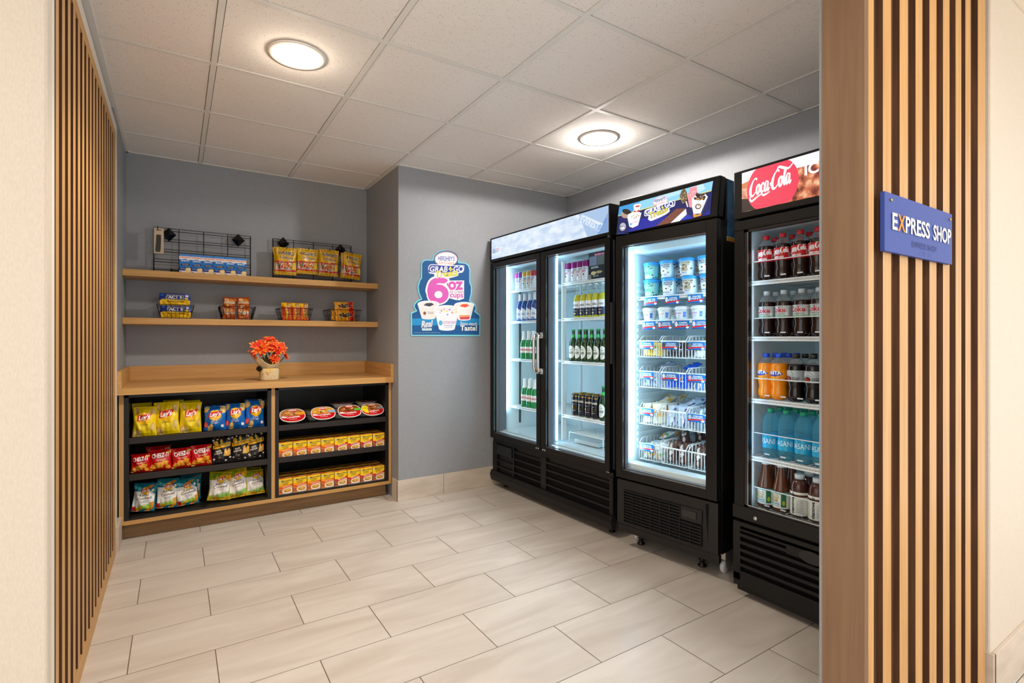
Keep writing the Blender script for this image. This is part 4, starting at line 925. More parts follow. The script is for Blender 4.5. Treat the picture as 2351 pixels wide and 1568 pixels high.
def cup(cx, top, w, h, body, fill, fc):
    return [Pg([(cx - w, top), (cx - w * .62, top + h), (cx + w * .62, top + h), (cx + w, top)], body), El(cx, top + h, w * .62, w * .14, body), El(cx, top, w, w * .3, Bl('fbf8f6')), El(cx, top + 6, w * .9, w * .22, Bl('efe6e2')), Pg([(cx - w * .45, top + 20), (cx - w * .2, top - 12), (cx + w * .3, top - 15), (cx + w * .5, top + 12), (cx + w * .1, top + 40)], fill)] + fc
A += cup(415, 900, 165, 210, Bl('eee6e2'), Bl('4a4a52'), [El(358, 1040, 22, 26, Bl('8a5a44')), tz('Chocolate', 400, 1035, 492, 1035, 22, Bl('8a6a5a')), tz('Brownie', 415, 1052, 488, 1052, 18, Bl('8a6a5a'))])
A += cup(950, 915, 150, 215, Bl('f2ece8'), Bl('ee5a3c'), [Rc(880, 1070, 1030, 1090, Bl('e89a3c')), Pg([(875, 1095), (1040, 1092), (1020, 1130), (895, 1135)], Bl('d8485a'))])
A += cup(690, 975, 190, 300, Bl('f3eef2'), Bl('f4e9ee'), [El(x, y, 14, 14, Bl(c_), n=8) for x, y, c_ in ((610, 1000, '8cc06a'), (650, 980, 'f0a8b8'), (690, 1010, 'f0d060'), (730, 985, '8a9ae0'), (770, 1030, 'ee8a6a'), (830, 1020, 'f0e060'), (700, 1060, '70b0e0'), (590, 1030, 'e6c6e6'))] + [El(597, 1185, 28, 38, Bl('58b4d8')), tz('COTTON CANDY', 630, 1200, 830, 1192, 36, Bl('c86ab0'), .02), Rc(640, 1220, 790, 1228, Bl('9ab8d8')), Rc(660, 1245, 770, 1251, Bl('9ab8d8'))])
A += [tz('Real', 308, 1250, 465, 1238, 88, Wt, .05, .2, .05), tz('Real', 310, 1250, 465, 1238, 88, NB, .03, .2, .025), tz('Real', 312, 1249, 465, 1237, 88, Wt, .02, .2), Rc(318, 1262, 462, 1298, Wt), Rc(325, 1266, 455, 1284, Bl('5aa8d0')), tz('ICE CREAM', 328, 1282, 452, 1282, 14, Wt, .02),
      tz('Sooo much', 885, 1215, 1135, 1225, 50, Wt, .02, .2), tz('Taste!', 892, 1298, 1142, 1298, 72, Wt, .06), tz('A PRODUCT OF HERSHEY CREAMERY CO.', 195, 1338, 595, 1338, 12, Bl('a8bcd4'))]
g = G(); g.art(A, lambda x, y, off: pz(x, y, off), .0004, .00004, 0); o = put(g, 'printed_face', t)
# ------------------------------------------------------------------ coolers
TH1, TH2, TH3 = math.atan2(-1.349, .033), math.atan2(-.605, .08), -pi / 2
FRM = {1: ((2.147, 3.625), TH1), 2: ((2.12, 2.165), TH2), 3: ((2.19, 1.46), TH3)}
def F2W(F, lx, ly, z):
    (ox, oy), th = FRM[F]; return (ox + lx * cos(th) - ly * sin(th), oy + lx * sin(th) + ly * cos(th), z)
def floc(F, u, v, ly=0.0, slope=0.0, z0=0.0):
    """local (lx, ly, z) where the line of sight meets the plane ly = ly0 + slope (z - z0) of cooler F"""
    (ox, oy), th = FRM[F]; X = (cos(th), sin(th)); Y = (-sin(th), cos(th)); r = ray(u, v)
    dx, dy, dz = r[0] * X[0] + r[1] * X[1], r[0] * Y[0] + r[1] * Y[1], r[2]
    o_x, o_y, o_z = -(ox * X[0] + oy * X[1]), -(ox * Y[0] + oy * Y[1]), EYE
    t_ = (ly + slope * (o_z - z0) - o_y) / (dy - slope * dz)
    return (o_x + t_ * dx, o_y + t_ * dy, o_z + t_ * dz)
GLASS = clear('door_glass', (.97, .985, .985), .06, .015)
LED = C('b4e4ff', 'e', 17.0)
LED3 = C('d4eaff', 'e', 5.0)
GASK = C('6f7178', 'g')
def cooler(F, label, name='glass_door_cooler'):
    (ox, oy), th = FRM[F]
    return thing(name, label, 'drink cooler', (ox, oy, 0), th)
def part(par, name, boxes, mat, bev=0, label=None):
    g = G()
    for q in boxes: g.box(*q[:6], q[6] if len(q) > 6 else mat)
    o = g.build(name, par, bev=bev)
    if label: o['label'] = label
    return o
def shell(par, W_, D_, z0, z1, cz0, cz1, y0=.055, wall=.032):
    part(par, 'cabinet_body', [(0, wall - .004, y0, D_, z0, z1), (W_ - wall + .004, W_, y0, D_, z0, z1), (0, W_, D_ - .03, D_, z0, z1), (0, W_, y0, D_, cz1 + .004, z1), (0, W_, y0, D_, z0, cz0 - .004)], BLACK, .002)
    return part(par, 'inner_liner', [(wall - .004, wall, y0, D_ - .03, cz0 - .004, cz1 + .004), (W_ - wall, W_ - wall + .004, y0, D_ - .03, cz0 - .004, cz1 + .004), (wall, W_ - wall, D_ - .036, D_ - .03, cz0, cz1), (wall, W_ - wall, y0, D_ - .03, cz1, cz1 + .004), (wall, W_ - wall, y0, D_ - .03, cz0 - .004, cz0)], LINER, 0, 'white inner walls')
def wire_shelf(par, x0, x1, y0, y1, z, wires=22, label=None):
    g = G(); g.box(x0, x1, y0 + .003, y0 + .006, z - .012, z - .002, WHITE); g.tube([(x0 - .006, y0 - .002, z - .001), (x1 + .006, y0 - .002, z - .001)], .0034, WHITE, 6); g.tube([(x0 - .008, y0 - .004, z - .015), (x1 + .008, y0 - .004, z - .015)], .0042, WHITE, 6)
    for k in range(wires * 2): x = x0 + (x1 - x0) * (k + .5) / (wires * 2); g.tube([(x, y0 - .003, z - .003), (x, y0 - .004, z - .014)], .0012, WHITE, 4)
    for k in range(wires + 1): x = x0 + (x1 - x0) * k / wires; g.tube([(x, y0, z), (x, y1, z)], .0018, WHITE, 4)
    for k in range(4): y = y0 + .03 + (y1 - y0 - .04) * k / 3; g.tube([(x0, y, z - .004), (x1, y, z - .004)], .003, WHITE, 4)
    return g.build('wire_shelf', par)
def door(par, x0, x1, z0, z1, gx0, gx1, gz0, gz1, label=None, miter=False):
    d = part(par, 'door', [(x0, gx0, 0, .03, z0, z1), (gx1, x1, 0, .03, z0, z1), (gx0, gx1, 0, .03, z0, gz0), (gx0, gx1, 0, .03, gz1, z1)], BLACK, .002)
    e = .006
    part(d, 'door_seal', [(x0 + .01, gx0 + e, .0305, .054, z0 + .01, z1 - .01), (gx1 - e, x1 - .01, .0305, .054, z0 + .01, z1 - .01), (gx0, gx1, .0305, .054, z0 + .01, gz0 + e), (gx0, gx1, .0305, .054, gz1 - e, z1 - .01)], GASK, 0, 'grey inner seal frame')
    part(d, 'bright_edge', [(gx0, gx0 + .003, .008, .012, gz0, gz1), (gx0, gx1, .008, .012, gz0, gz0 + .003), (gx0, gx1, .008, .012, gz1 - .003, gz1)], ALU, 0, 'thin metal edge round the pane')
    part(d, 'glass_pane', [(gx0, gx1, .014, .018, gz0, gz1)], GLASS)
    return d

# ---- cooler 1: wide, two doors
c1 = cooler(1, 'wide black two-door glass cooler with pale blue lit header, in the back corner')
W1 = 1.35
shell(c1, W1, .76, .10, 1.822, .45, 1.79)
d1 = door(c1, .004, .664, .402, 1.812, .045, .621, .443, 1.773)
d2 = door(c1, .672, 1.347, .402, 1.812, .722, 1.306, .443, 1.778)
for d, hx in ((d1, .640), (d2, .690)):
    g = G(); sx = hx
    g.tube([(sx, 0, 1.225), (sx, -.028, 1.222), (sx, -.036, 1.195), (sx, -.036, 1.0), (sx, -.028, .975), (sx, 0, .972)], [.013, .013, .011, .011, .013, .013], CHROME, 10)
    for z in (1.225, .972): g.box(sx - .017, sx + .017, -.008, 0, z - .02, z + .02, CHROME)
    g.build('door_handle', d, bev=.001)['label'] = 'chrome bar handle'
for d, xx in ((d1, (.622, .645)), (d2, (.70, .722))):
    for x in xx:
        g = G(); g.lathe([(.007, 0), (.007, .002), (.004, .004), (0, .004)], ALU, 10); o = g.build('door_screw', d); o.location = (x, 0, .421); o.rotation_euler = (pi / 2, 0, 0)
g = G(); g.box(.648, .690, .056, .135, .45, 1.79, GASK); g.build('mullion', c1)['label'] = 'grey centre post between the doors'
part(c1, 'liner_shade_strip', [(.032, .052, .056, .125, .45, 1.79)], GASK, 0, 'grey inner corner post')  # grey strips put the shade on the unlit liner edge into colour
part(c1, 'liner_shade_strip', [(W1 - .052, W1 - .032, .056, .125, .45, 1.79)], GASK, 0, 'grey inner corner post')  # same shade strip on the right liner edge, not a real post
def led(par, x0, x1, y0, y1, z0, z1, m=None): return part(par, 'light_strip', [(x0, x1, y0, y1, z0, z1)], m or LED, 0, 'glowing white light strip')
led(c1, .034, .050, .127, .143, .62, 1.78); led(c1, .6905, .697, .126, .137, .47, 1.78); led(c1, .641, .6475, .126, .137, .47, 1.78); led(c1, W1 - .05, W1 - .034, .127, .143, .5, 1.78)
part(c1, 'header_box', [(0, W1, 0, .30, 1.822, 2.015)], BLACK, .003)
# lit header art
g = G(); hx0, hx1, hz0, hz1 = .025, 1.339, 1.843, 2.002
m_, nt, b = newmat('frosted_blue_lit_film'); N = nt.nodes; L = nt.links
tc = N.new('ShaderNodeTexCoord'); no = N.new('ShaderNodeTexNoise'); no.inputs['Scale'].default_value = 9; no.inputs['Detail'].default_value = 5
mp = N.new('ShaderNodeMapping'); mp.inputs['Scale'].default_value = (1, 1, 2.5); L.new(tc.outputs['Object'], mp.inputs[0]); L.new(mp.outputs[0], no.inputs['Vector'])
cr = N.new('ShaderNodeValToRGB'); cr.color_ramp.elements[0].position = .35; cr.color_ramp.elements[1].position = .62; cr.color_ramp.elements[0].color = s2l('b4cae4'); cr.color_ramp.elements[1].color = s2l('dfe8f2')
L.new(no.outputs['Fac'], cr.inputs[0]); L.new(cr.outputs[0], b.inputs['Emission Color']); b.inputs['Emission Strength'].default_value = .8; b.inputs['Base Color'].default_value = (.05, .05, .06, 1); b.inputs['Roughness'].default_value = .2
g.box(hx0, hx1, -.002, .002, hz0, hz1, m_)
hf_ = lambda x, y, off: (hx0 + x, -.002 - off, hz0 + y)
E_ = lambda h, e=.75: C(h, 'e', e)
A = [Pg([(1.13, 0), (1.314, 0), (1.314, .159), (1.05, .159)], E_('a8c2e4')), Pg([(1.22, 0), (1.314, 0), (1.314, .12)], E_('7fa2d4')), Pg([(1.225, .012), (1.235, .004), (1.30, .075), (1.30, .09)], E_('6f95cc')),
     Pg([(1.045, .118), (1.075, .156), (1.275, .058), (1.235, .012)], E_('bcd2ec')), Pg([(1.052, .118), (1.077, .149), (1.266, .057), (1.235, .020)], E_('9dbce4')), Tx('EVEREST', 1.062, .112, 1.228, .028, .036, E_('e8f1fa'), .06), Pg([(1.088, .148), (1.085, .140), (1.262, .052), (1.266, .058)], E_('dfeaf6')),
     Pg([(.018, .05), (.042, .05), (.031, .088)], E_('3a4a6a')), Pg([(.025, .055), (.036, .055), (.031, .074)], E_('dfe8f2')), Tx('E', .046, .05, .057, .05, .026, E_('5f76a8'), .04), Tx('EVEREST', .060, .05, .112, .05, .012, E_('7f92b8'), .02), Rc(.060, .068, .118, .078, E_('e8b2b4'))]
rr_ = random.Random(5)
for k in range(60):
    x = rr_.uniform(.15, 1.2); y = rr_.uniform(.01, .06 + .05 * x); A.append(Rc(x, y, x + rr_.uniform(.004, .012), y + .002, E_(rr_.choice(['a8b8d0', 'b8c6dc', '9aaed0']))))
g.art(A, hf_, .0003, .00006, 0); g.build('header_sign', c1)['label'] = 'pale blue backlit header film'
Z1 = (1.597, 1.343, 1.036, .650)
for a, b_, dz in ((.040, .640, 0), (.708, 1.312, .004)):
    for z in Z1: wire_shelf(c1, a, b_, .185, .66, z + dz)
part(c1, 'shelf_rail', [(.0325, .040, .265, .280, .50, 1.75)], C('3f464c', 'k'), 0, 'dark perforated shelf rail')
part(c1, 'shelf_rail', [(.694, .700, .175, .215, .47, 1.76), (.0325, .038, .60, .62, .50, 1.75), (.640, .646, .40, .42, .50, 1.75)], C('dfe6e8', 'g'), 0, 'white perforated shelf rail')
part(c1, 'base_floor', [(.05, W1 - .05, .09, .70, .453, .458)], C('cfdde2', 'x'))
# base grille
g = G(); g.box(0, W1, .03, .07, .362, .396, BLACK); g.box(.01, W1 - .002, .045, .08, .10, .364, CABBLK)
g.build('base_housing', c1, bev=.003)
g = G()
for a, b_ in ((.30, .64), (.70, 1.32)):
    for k in range(5):
        z = .335 - k * .052; g.box(a, b_, .028, .044, z - .014, z, BLACK); g.box(a, b_, .0395, .0445, z - .05, z - .014, C('050505', 'd'))
for k in range(3): z = .23 - k * .052; g.box(.06, .30, .028, .044, z - .014, z, BLACK)
for a in (.0, .286, .64, 1.32): g.box(a, a + (.06 if a < 1.3 else .03) * (1 if a != .286 else .3), .026, .045, .10, .364, BLACK)
g.build('grille', c1, bev=.001)
part(c1, 'display_plate', [(.06, .27, .024, .046, .275, .35)], C('1a1f26', 'g'), .002)
g = G(); pr = [(.012, .055), (.0, .10), (.012, .135), (.045, .135), (.045, .055)]
vs = [(x, y, z) for x in (-.005, W1 + .008) for y, z in pr]; g.add(vs, [tuple(range(5)), tuple(range(5, 10))[::-1]] + [(i, 5 + i, 5 + (i + 1) % 5, (i + 1) % 5) for i in range(5)], BLACK); g.build('kick_plate', c1, bev=.002)
for x in (.08, W1 - .08):
    for y in (.10, .68): g = G(); g.lathe([(.02, 0), (.02, .006), (.009, .012), (.009, .101)], BLACKM, 10, (x, y, 0)); g.build('foot', c1)
part(c1, 'side_grip', [(W1 + .0005, W1 + .006, .004, .026, 1.05, 1.42)], C('4a4a4e', 'g'), .001, 'grey edge grip')
part(c1, 'hinge', [(W1 - .03, W1 - .004, .0, .02, .396, .402)], ALU, .001); part(c1, 'hinge', [(W1 - .02, W1 - .006, .0, .02, 1.812, 1.822)], ALU, .001)

# ---- cooler 2: single door ice cream freezer
c2 = cooler(2, 'middle black one-door freezer filled with ice cream, colourful ice cream header')
W2 = .61
shell(c2, W2, .72, .14, 1.79, .452, 1.745)
d = door(c2, .003, W2 - .003, .412, 1.788, .042, .552, .457, 1.728)
part(d, 'door_edge', [(W2 - .0028, W2 - .001, -.001, .045, .412, 1.788)], C('26262a', 'g'))
HS, HZ = .17, 1.795
def hp(x0, x1, z0, z1, d0, d1):
    return [(x, HS * (z - HZ) + dd, z) for x in (x0, x1) for dd in (d0, d1) for z in (z0, z1)]
g = G(); g.add(hp(-.002, W2 + .002, HZ, 2.005, 0, .06), [(0, 1, 3, 2), (4, 6, 7, 5), (0, 4, 5, 1), (2, 3, 7, 6), (0, 2, 6, 4), (1, 5, 7, 3)], BLACK); g.build('header_box', c2, bev=.008)
g = G(); Q = lambda u, v: (u, v)
def hz(x, y, off=0):
    p = floc(2, 1410 + x / 9.796, 400 + y / 9.796, -.002, HS, HZ); return (p[0], p[1] - off, p[2])
EE = lambda h: C(h, 'e', .8)
def th_(t_, x0, y0_, x1, y1_, h, m, b_=0, s_=0, gr=0): return Tx(t_, x0, y0_, x1, y1_, h, m, b_, s_, gr, -1)
NV = EE('101a5c'); SK = EE('8fd0ee'); WW = EE('f6f6f8'); BRN = EE('7a4638')
base = [(118, 735), (2228, 150), (2160, 905), (65, 1360)]
A = [Pg(base, NV), Pg([(118, 735), (2228, 150), (2190, 375), (88, 945)], SK), Pg([(88, 930), (2192, 360), (2188, 380), (86, 948)], EE('e8e06a')),
     Pg([(118, 735), (600, 601), (400, 850), (88, 935)], EE('3f9ad8')), Pg([(1000, 490), (1500, 352), (1480, 440), (900, 640)], EE('b8e2f4')), Pg([(1700, 296), (2000, 214), (2050, 330), (1880, 420)], EE('c2e8f8')),
     Pg([(300, 1305), (600, 1000), (1500, 900), (1600, 1020), (900, 1180)], EE('16249a')), Pg([(1500, 1045), (1650, 900), (1780, 990)], EE('1a2fb4')), Pg([(2000, 940), (2160, 800), (2160, 905)], EE('16249a'))]
A += [Pg([(160, 850), (155, 930), (210, 985), (290, 990), (380, 920), (385, 850)], EE('b39684')), El(288, 845, 105, 60, EE('241a1c'), 18), El(290, 845, 70, 38, EE('3c2e30'), 18), El(290, 845, 50, 26, EE('241a1c'), 18)]
A += [Pg([(440, 700), (450, 840), (560, 840), (600, 690)], EE('f4eef0')), El(522, 700, 88, 36, WW, -10), El(528, 722, 50, 18, EE('dc3a34'), -12), Pg([(440, 830), (460, 815), (500, 840), (545, 805), (572, 800), (565, 850), (450, 862)], EE('c83a44'))]
A += [Pg([(298, 960), (345, 1180), (420, 1205), (540, 1150), (618, 870), (560, 850), (380, 890)], WW), El(450, 900, 150, 45, EE('fbf6f8'), -12)] + [El(x, y, 16, 13, EE(c_), n=8) for x, y, c_ in ((400, 960, '8cc060'), (440, 925, 'f0a050'), (480, 950, 'f0d060'), (520, 915, '70b860'), (505, 965, 'e0503c'), (460, 985, '6a8ad0'), (560, 935, 'e07a60'))]
A += [El(380, 1125, 20, 28, EE('48b0d8')), th_('COTTON CANDY', 405, 1120, 545, 1070, 30, EE('c05ab0'), .03)]
A += [El(197, 1183, 66, 88, WW, 12), El(197, 1183, 55, 74, NV, 12), El(197, 1183, 46, 60, WW, 12), th_('REAL', 150, 1205, 244, 1170, 42, NV, .08), Rc(80, 1333, 330, 1338, EE('4a78d8'))]
A += [El(1040, 612, 178, 105, EE('dca8bc'), -16), El(1040, 612, 160, 92, WW, -16), th_("HERSHEY'S", 915, 640, 1162, 570, 58, EE('2c3a94'), .05), th_('Ice Cream', 915, 705, 1140, 640, 44, EE('d87a90'), .03, .1)]
A += [Sm([(683, 900), (720, 800), (1000, 715), (1080, 690), (1250, 610), (1360, 590), (1380, 640), (1355, 720), (1250, 765), (1250, 840), (1130, 925), (900, 1030), (820, 1050), (768, 1010), (780, 940), (700, 945)], WW),
      Sm([(698, 895), (730, 815), (1010, 730), (1240, 625), (1350, 605), (1360, 650), (1330, 705), (1200, 770), (1100, 790), (830, 900), (715, 925)], EE('26348e')),
      th_('GRAB', 715, 920, 1060, 800, 100, WW, .08, .12), th_('GO', 1150, 765, 1345, 695, 100, WW, .08, .12), Pg([(1065, 745), (1090, 690), (1100, 730), (1135, 740), (1105, 760), (1095, 790)], EE('e6e05a')),
      th_('Treats', 800, 1000, 1220, 830, 112, EE('26348e'), .05, .2, .06), th_('Treats', 800, 998, 1220, 828, 112, EE('f0e23c'), .05, .2)]
A += [Pg([(945, 1170), (1410, 775), (1620, 770), (1275, 1098)], BRN), Pg([(1275, 1098), (1620, 775), (1640, 905), (1475, 1055)], WW)] + [El(1050 + 90 * k + 60 * j, 1095 - 80 * k + 12 * j, 11, 8, EE('4a2418'), n=6) for k in range(5) for j in range(3)]
A += [Pg([(1590, 325), (1530, 370), (1480, 490), (1520, 640), (1560, 672), (1620, 630), (1660, 540), (1640, 400)], EE('6a5638')), Pg([(1612, 620), (1640, 605), (1675, 730), (1650, 745)], EE('f0e8d8'))]
r_ = random.Random(12)
for k in range(26): A.append(El(1510 + r_.random() * 120, 380 + r_.random() * 260, 13, 9, EE(r_.choice(['b49a6c', 'd4c096', '8a7048'])), r_.uniform(0, 90), 7))
A += [Pg([(1720, 310), (1870, 270), (1880, 440), (1790, 720), (1750, 755), (1700, 740), (1660, 510)], EE('ee98a0'))]
for k in range(24): A.append(El(1690 + r_.random() * 150, 340 + r_.random() * 330, 15, 11, EE(r_.choice(['f6b8bc', 'fbdcdc', 'e67c88'])), r_.uniform(0, 90), 7))
A += [Pg([(1760, 560), (1770, 760), (1800, 900), (1960, 885), (2120, 510), (2060, 440), (1850, 470)], WW), Pg([(1785, 890), (1800, 980), (1965, 935), (1985, 880), (1880, 920)], EE('e09a3c')), El(1905, 730, 70, 60, EE('5a4030'), -20), El(1908, 728, 48, 38, WW, -20), El(1930, 700, 34, 16, EE('d88a3a'), -30)]
for k in range(22): A.append(El(1830 + r_.random() * 220, 445 + r_.random() * 130, 34, 26, EE(r_.choice(['3a2420', '4a302a', '2c1a18', '5a3c34'])), r_.uniform(0, 90), 8))
for x, y in ((1920, 575), (2000, 560), (1880, 560)): A.append(El(x, y, 34, 12, EE('d8942e'), -25))
g.art(A, hz, .0003, .00005, 0); g.build('header_sign', c2)['label'] = 'backlit ice cream header picture'
# printed side panel
zs = 1.69
SIDEB = noise_mat('blue_brushed_print', '1f5c94', '3a86bc', 14, (3, 1, 1), .4, 0, rot=(.6, 0, 0))
part(c2, 'side_graphic', [(W2, W2 + .0015, .105, .70, zs + .022, 1.998)], SIDEB, 0, 'blue printed upper side')
part(c2, 'side_stripe', [(W2, W2 + .0018, .10, .70, zs, zs + .018, C('e0a02a', 'p')), (W2, W2 + .0016, .10, .70, zs + .018, zs + .022, C('e6e2da', 'p'))], C('e0a02a', 'p'), 0, 'yellow stripe')
part(c2, 'upper_body', [(0, W2, .095, .71, 1.792, 2.0)], BLACK, .002)
led(c2, .036, .05, .085, .105, .52, 1.70); led(c2, W2 - .05, W2 - .036, .085, .105, .52, 1.70)  # right-hand strip is out of sight, added for its light
g = G()
for k in range(26): z = .56 + k * .038; g.box(.0322, .040, .16, .62, z, z + .018, LINER)
g.build('corrugated_liner', c2)
part(c2, 'sill', [(.034, W2 - .034, .058, .13, .453, .492)], C('d3dfe3', 'g'), .006)
part(c2, 'top_baffle', [(.034, W2 - .034, .12, .60, 1.70, 1.742)], LINER, .004)
g = G(); g.add([(W2 - .605, 0, 0)], [], BLACK)
g = G(); g.box(0, W2, .012, .05, .145, .40, CABBLK); g.box(0, W2, .02, .05, .10, .145, CABBLK); g.build('front_panel', c2, bev=.006)
def grille2():
    g = G(); a, b_, z0, z1 = .055, .525, .168, .344
    g.box(a, b_, .010, .0125, z0, z1, C('060606', 'd'))
    nr, nc = 11, 8
    for k in range(nr + 1):
        z = z1 - (z1 - z0) * k / nr; xe = b_ if k > 4 else .405; g.box(a, xe, .004, .0105, z - .006, z + .001, BLACK)
    for k in range(nc + 1):
        x = a + (b_ - a) * k / nc; zt_ = z1 if x < .41 else z1 - (z1 - z0) * 5 / nr; g.box(x - .002, x + .002, .003, .0105, z0, zt_, BLACK)
    g.box(.408, b_ + .004, .006, .0125, z1 - (z1 - z0) * 4.2 / nr, z1 + .001, CABBLK)
    return g.build('grille', c2)
grille2()
part(c2, 'badge_plate', [(.421, .500, .001, .008, .292, .330)], C('2c2a2b', 'k'), .004)
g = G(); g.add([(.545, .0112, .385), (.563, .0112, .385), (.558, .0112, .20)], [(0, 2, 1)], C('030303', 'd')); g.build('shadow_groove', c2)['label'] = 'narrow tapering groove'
for x, y in ((.06, .16), (.445, .16)):
    g = G(); g.lathe([(.022, 0), (.024, .006), (.014, .014), (.012, .03), (.018, .034), (.010, .04), (.010, .12)], BLACKM, 12, (x, y, 0)); g.build('foot', c2)
def caster(par, x, y):
    g = G(); n = 18; g.lathe([(.008, -.011), (.030, -.011), (.034, -.006), (.034, .006), (.030, .011), (.008, .011)], C('cfd0d2', 'g'), 20); o = g.build('caster_wheel', par); o.rotation_euler = (0, pi / 2, 0); o.location = (x, y, .0345)
    g = G(); g.add([(.013, -.018, .04), (.013, .018, .04), (.013, .005, -.004), (.013, -.005, -.004), (.0145, -.018, .04), (.0145, .018, .04), (.0145, .005, -.004), (.0145, -.005, -.004)], [(0, 1, 2, 3), (7, 6, 5, 4), (0, 4, 5, 1), (1, 5, 6, 2), (2, 6, 7, 3), (3, 7, 4, 0)], ALU); g.box(-.0145, .0145, -.018, .018, .04, .11, ALU); o2 = g.build('bracket', par); o2.location = (x, y, .0345)
caster(c2, .562, .17); caster(c2, .014, .20); caster(c2, W2 - .022, .62); caster(c2, .03, .62)
for z, yb in ((1.445, .165), (1.306, .15)): wire_shelf(c2, .052, W2 - .052, yb, .62, z, 20)

# ---- cooler 3: soft drinks
c3 = cooler(3, 'nearest black cooler full of soft drink bottles, red disc on its lit header')
W3 = .70
shell(c3, W3, .70, .10, 1.75, .385, 1.715, .03, .03)
d = part(c3, 'door', [(.0, .048, 0, .026, .405, 1.702), (W3 - .048, W3, 0, .026, .405, 1.702), (.0, W3, -.002, .026, 1.702, 1.746), (-.006, W3 + .006, -.004, .026, .372, .432)], BLACK, .002)
part(d, 'door_seal', [(.048, .068, .004, .03, .432, 1.702), (W3 - .068, W3 - .048, .004, .03, .432, 1.702), (.048, W3 - .048, .004, .03, 1.69, 1.702), (.048, W3 - .048, .004, .03, .432, .440)], C('202226', 'g'), 0, 'dark grey inner seal frame')
part(d, 'bright_edge', [(.0645, .068, .002, .004, .44, 1.69), (.068, W3 - .068, .002, .004, .440, .444)], C('b8c2cc', 'm'), 0, 'thin metal edge round the pane')
part(d, 'glass_pane', [(.068, W3 - .068, .010, .014, .44, 1.69)], GLASS)
g = G(); g.lathe([(.010, 0), (.010, .002), (.006, .004), (0, .004)], ALU, 12); o = g.build('door_lock', d); o.location = (.107, -.004, .394); o.rotation_euler = (pi / 2, 0, 0)
led(c3, .034, .044, .040, .050, .45, 1.69, LED3); led(c3, W3 - .044, W3 - .034, .040, .050, .45, 1.69, LED3)
part(c3, 'header_box', [(0, W3, -.004, .30, 1.756, 1.976)], BLACK, .004)
g = G(); ax0, ax1, az0, az1 = .043, W3 - .043, 1.783, 1.963
gf = lambda x, y, off: (ax0 + (ax1 - ax0) * x, -.006 - off, az0 + (az1 - az0) * y)
m_, nt, b = newmat('canyon_photo_film'); N = nt.nodes; L = nt.links
tc = N.new('ShaderNodeTexCoord'); no = N.new('ShaderNodeTexNoise'); no.inputs['Scale'].default_value = 26; no.inputs['Detail'].default_value = 6; L.new(tc.outputs['Object'], no.inputs['Vector'])
cr = N.new('ShaderNodeValToRGB'); cr.color_ramp.elements[0].position = .36; cr.color_ramp.elements[1].position = .66; cr.color_ramp.elements[0].color = s2l('6a2e26'); cr.color_ramp.elements[1].color = s2l('f2c69a')
e2 = cr.color_ramp.elements.new(.5); e2.color = s2l('c06a4a')
L.new(no.outputs['Fac'], cr.inputs[0]); L.new(cr.outputs[0], b.inputs['Emission Color']); b.inputs['Emission Strength'].default_value = .9; b.inputs['Base Color'].default_value = (.03, .03, .03, 1); b.inputs['Roughness'].default_value = .15
g.box(ax0, ax1, -.006, .0, az0, az1, m_)
AW, AH = ax1 - ax0, az1 - az0
A = [Pg([(0, .72), (.06, .76), (.1, .70), (.2, .76), (.5, .74), (.62, .80), (.7, .76), (1, .82), (1, 1), (0, 1)], E_('dfe2ee', .95)), Pg([(0, .72), (0, .60), (.12, .55), (.2, .70), (.1, .70), (.06, .76)], E_('c87848', .9)), Pg([(0, 0), (.12, 0), (.2, .12), (.06, .3), (0, .34)], E_('2c1c1c', .9)),
     El(.142 / .614, .50, .117 / .614, .65, E_('d83a52', .95), n=48)]
A = [(([(x * AW, min(max(y, 0), 1) * AH) for x, y in l[0]]), l[1], l[2]) for l in A]
gf = lambda x, y, off: (ax0 + x, -.006 - off, az0 + y)
A += [script_coke(.040, .062, .228, .080, .070, E_('fdf6f6', 1.0), 1, .24), Tx('ICE COLD', .283, .096, .56, .098, .042, E_('fdf6f2', 1.0), .05), Ring(.325, .164, .010, .010, .002, E_('c8ccd8', .9)), Ring(.036, .145, .006, .006, .002, E_('b8a888', .9))]
g.art(A, gf, .0003, .00006, 0); g.build('header_sign', c3)['label'] = 'backlit canyon picture with red disc'
Z3 = (1.470, 1.210, .920, .650, .412)
for z in Z3:
    s_ = wire_shelf(c3, .018 + .016, W3 - .034, .088, .62, z, 26)
    g = G()
    zz = {1.470: .093, 1.210: .088, .920: .097, .650: .112, .412: .095}[z]
    g.tube([(.044, .0925, z + zz), (W3 - .044, .0925, z + zz)], .0024, WHITE, 5)
    for x in (.036, W3 - .036): g.tube([(x, .0925, z), (x, .0925, z + zz), (x + (.01 if x < .3 else -.01), .0925, z + zz)], .0024, WHITE, 5)
    for k in range(8): x = .105 + .075 * k; g.box(x - .012, x + .012, .091, .0922, z + .018, z + .024, C('dfe8f0', 'g'))
    g.build('front_rail', s_)['label'] = 'white wire guard rail'
part(c3, 'shelf_rail', [(.0305, .035, .098, .108, .40, 1.62)], WHITE, 0, 'white slotted shelf rail')
g = G()
for k in range(60): z = .42 + k * .02; g.box(.0302, .0312, .109, .114, z, z + .008, C('2a3036', 'd'))
g.build('rail_slots', c3)
g = G(); g.box(-.006, W3 + .006, .0, .06, .315, .356, BLACK); g.box(-.006, .03, .0, .06, .085, .315, BLACK); g.box(W3 - .03, W3 + .006, .0, .06, .085, .315, BLACK); g.box(.03, W3 - .03, .02, .06, .085, .325, C('060606', 'd')); g.box(-.004, W3 + .004, .0, .06, .060, .118, BLACK)
for k in range(7):
    z = .118 + k * .0345
    g.add([(x, y, zz) for x in (.03, W3 - .03) for y, zz in ((.0, z - .002), (.0, z + .013), (.018, z - .001), (.018, z - .012))], [(0, 1, 5, 4), (1, 2, 6, 5), (2, 3, 7, 6), (3, 0, 4, 7)], BLACK)
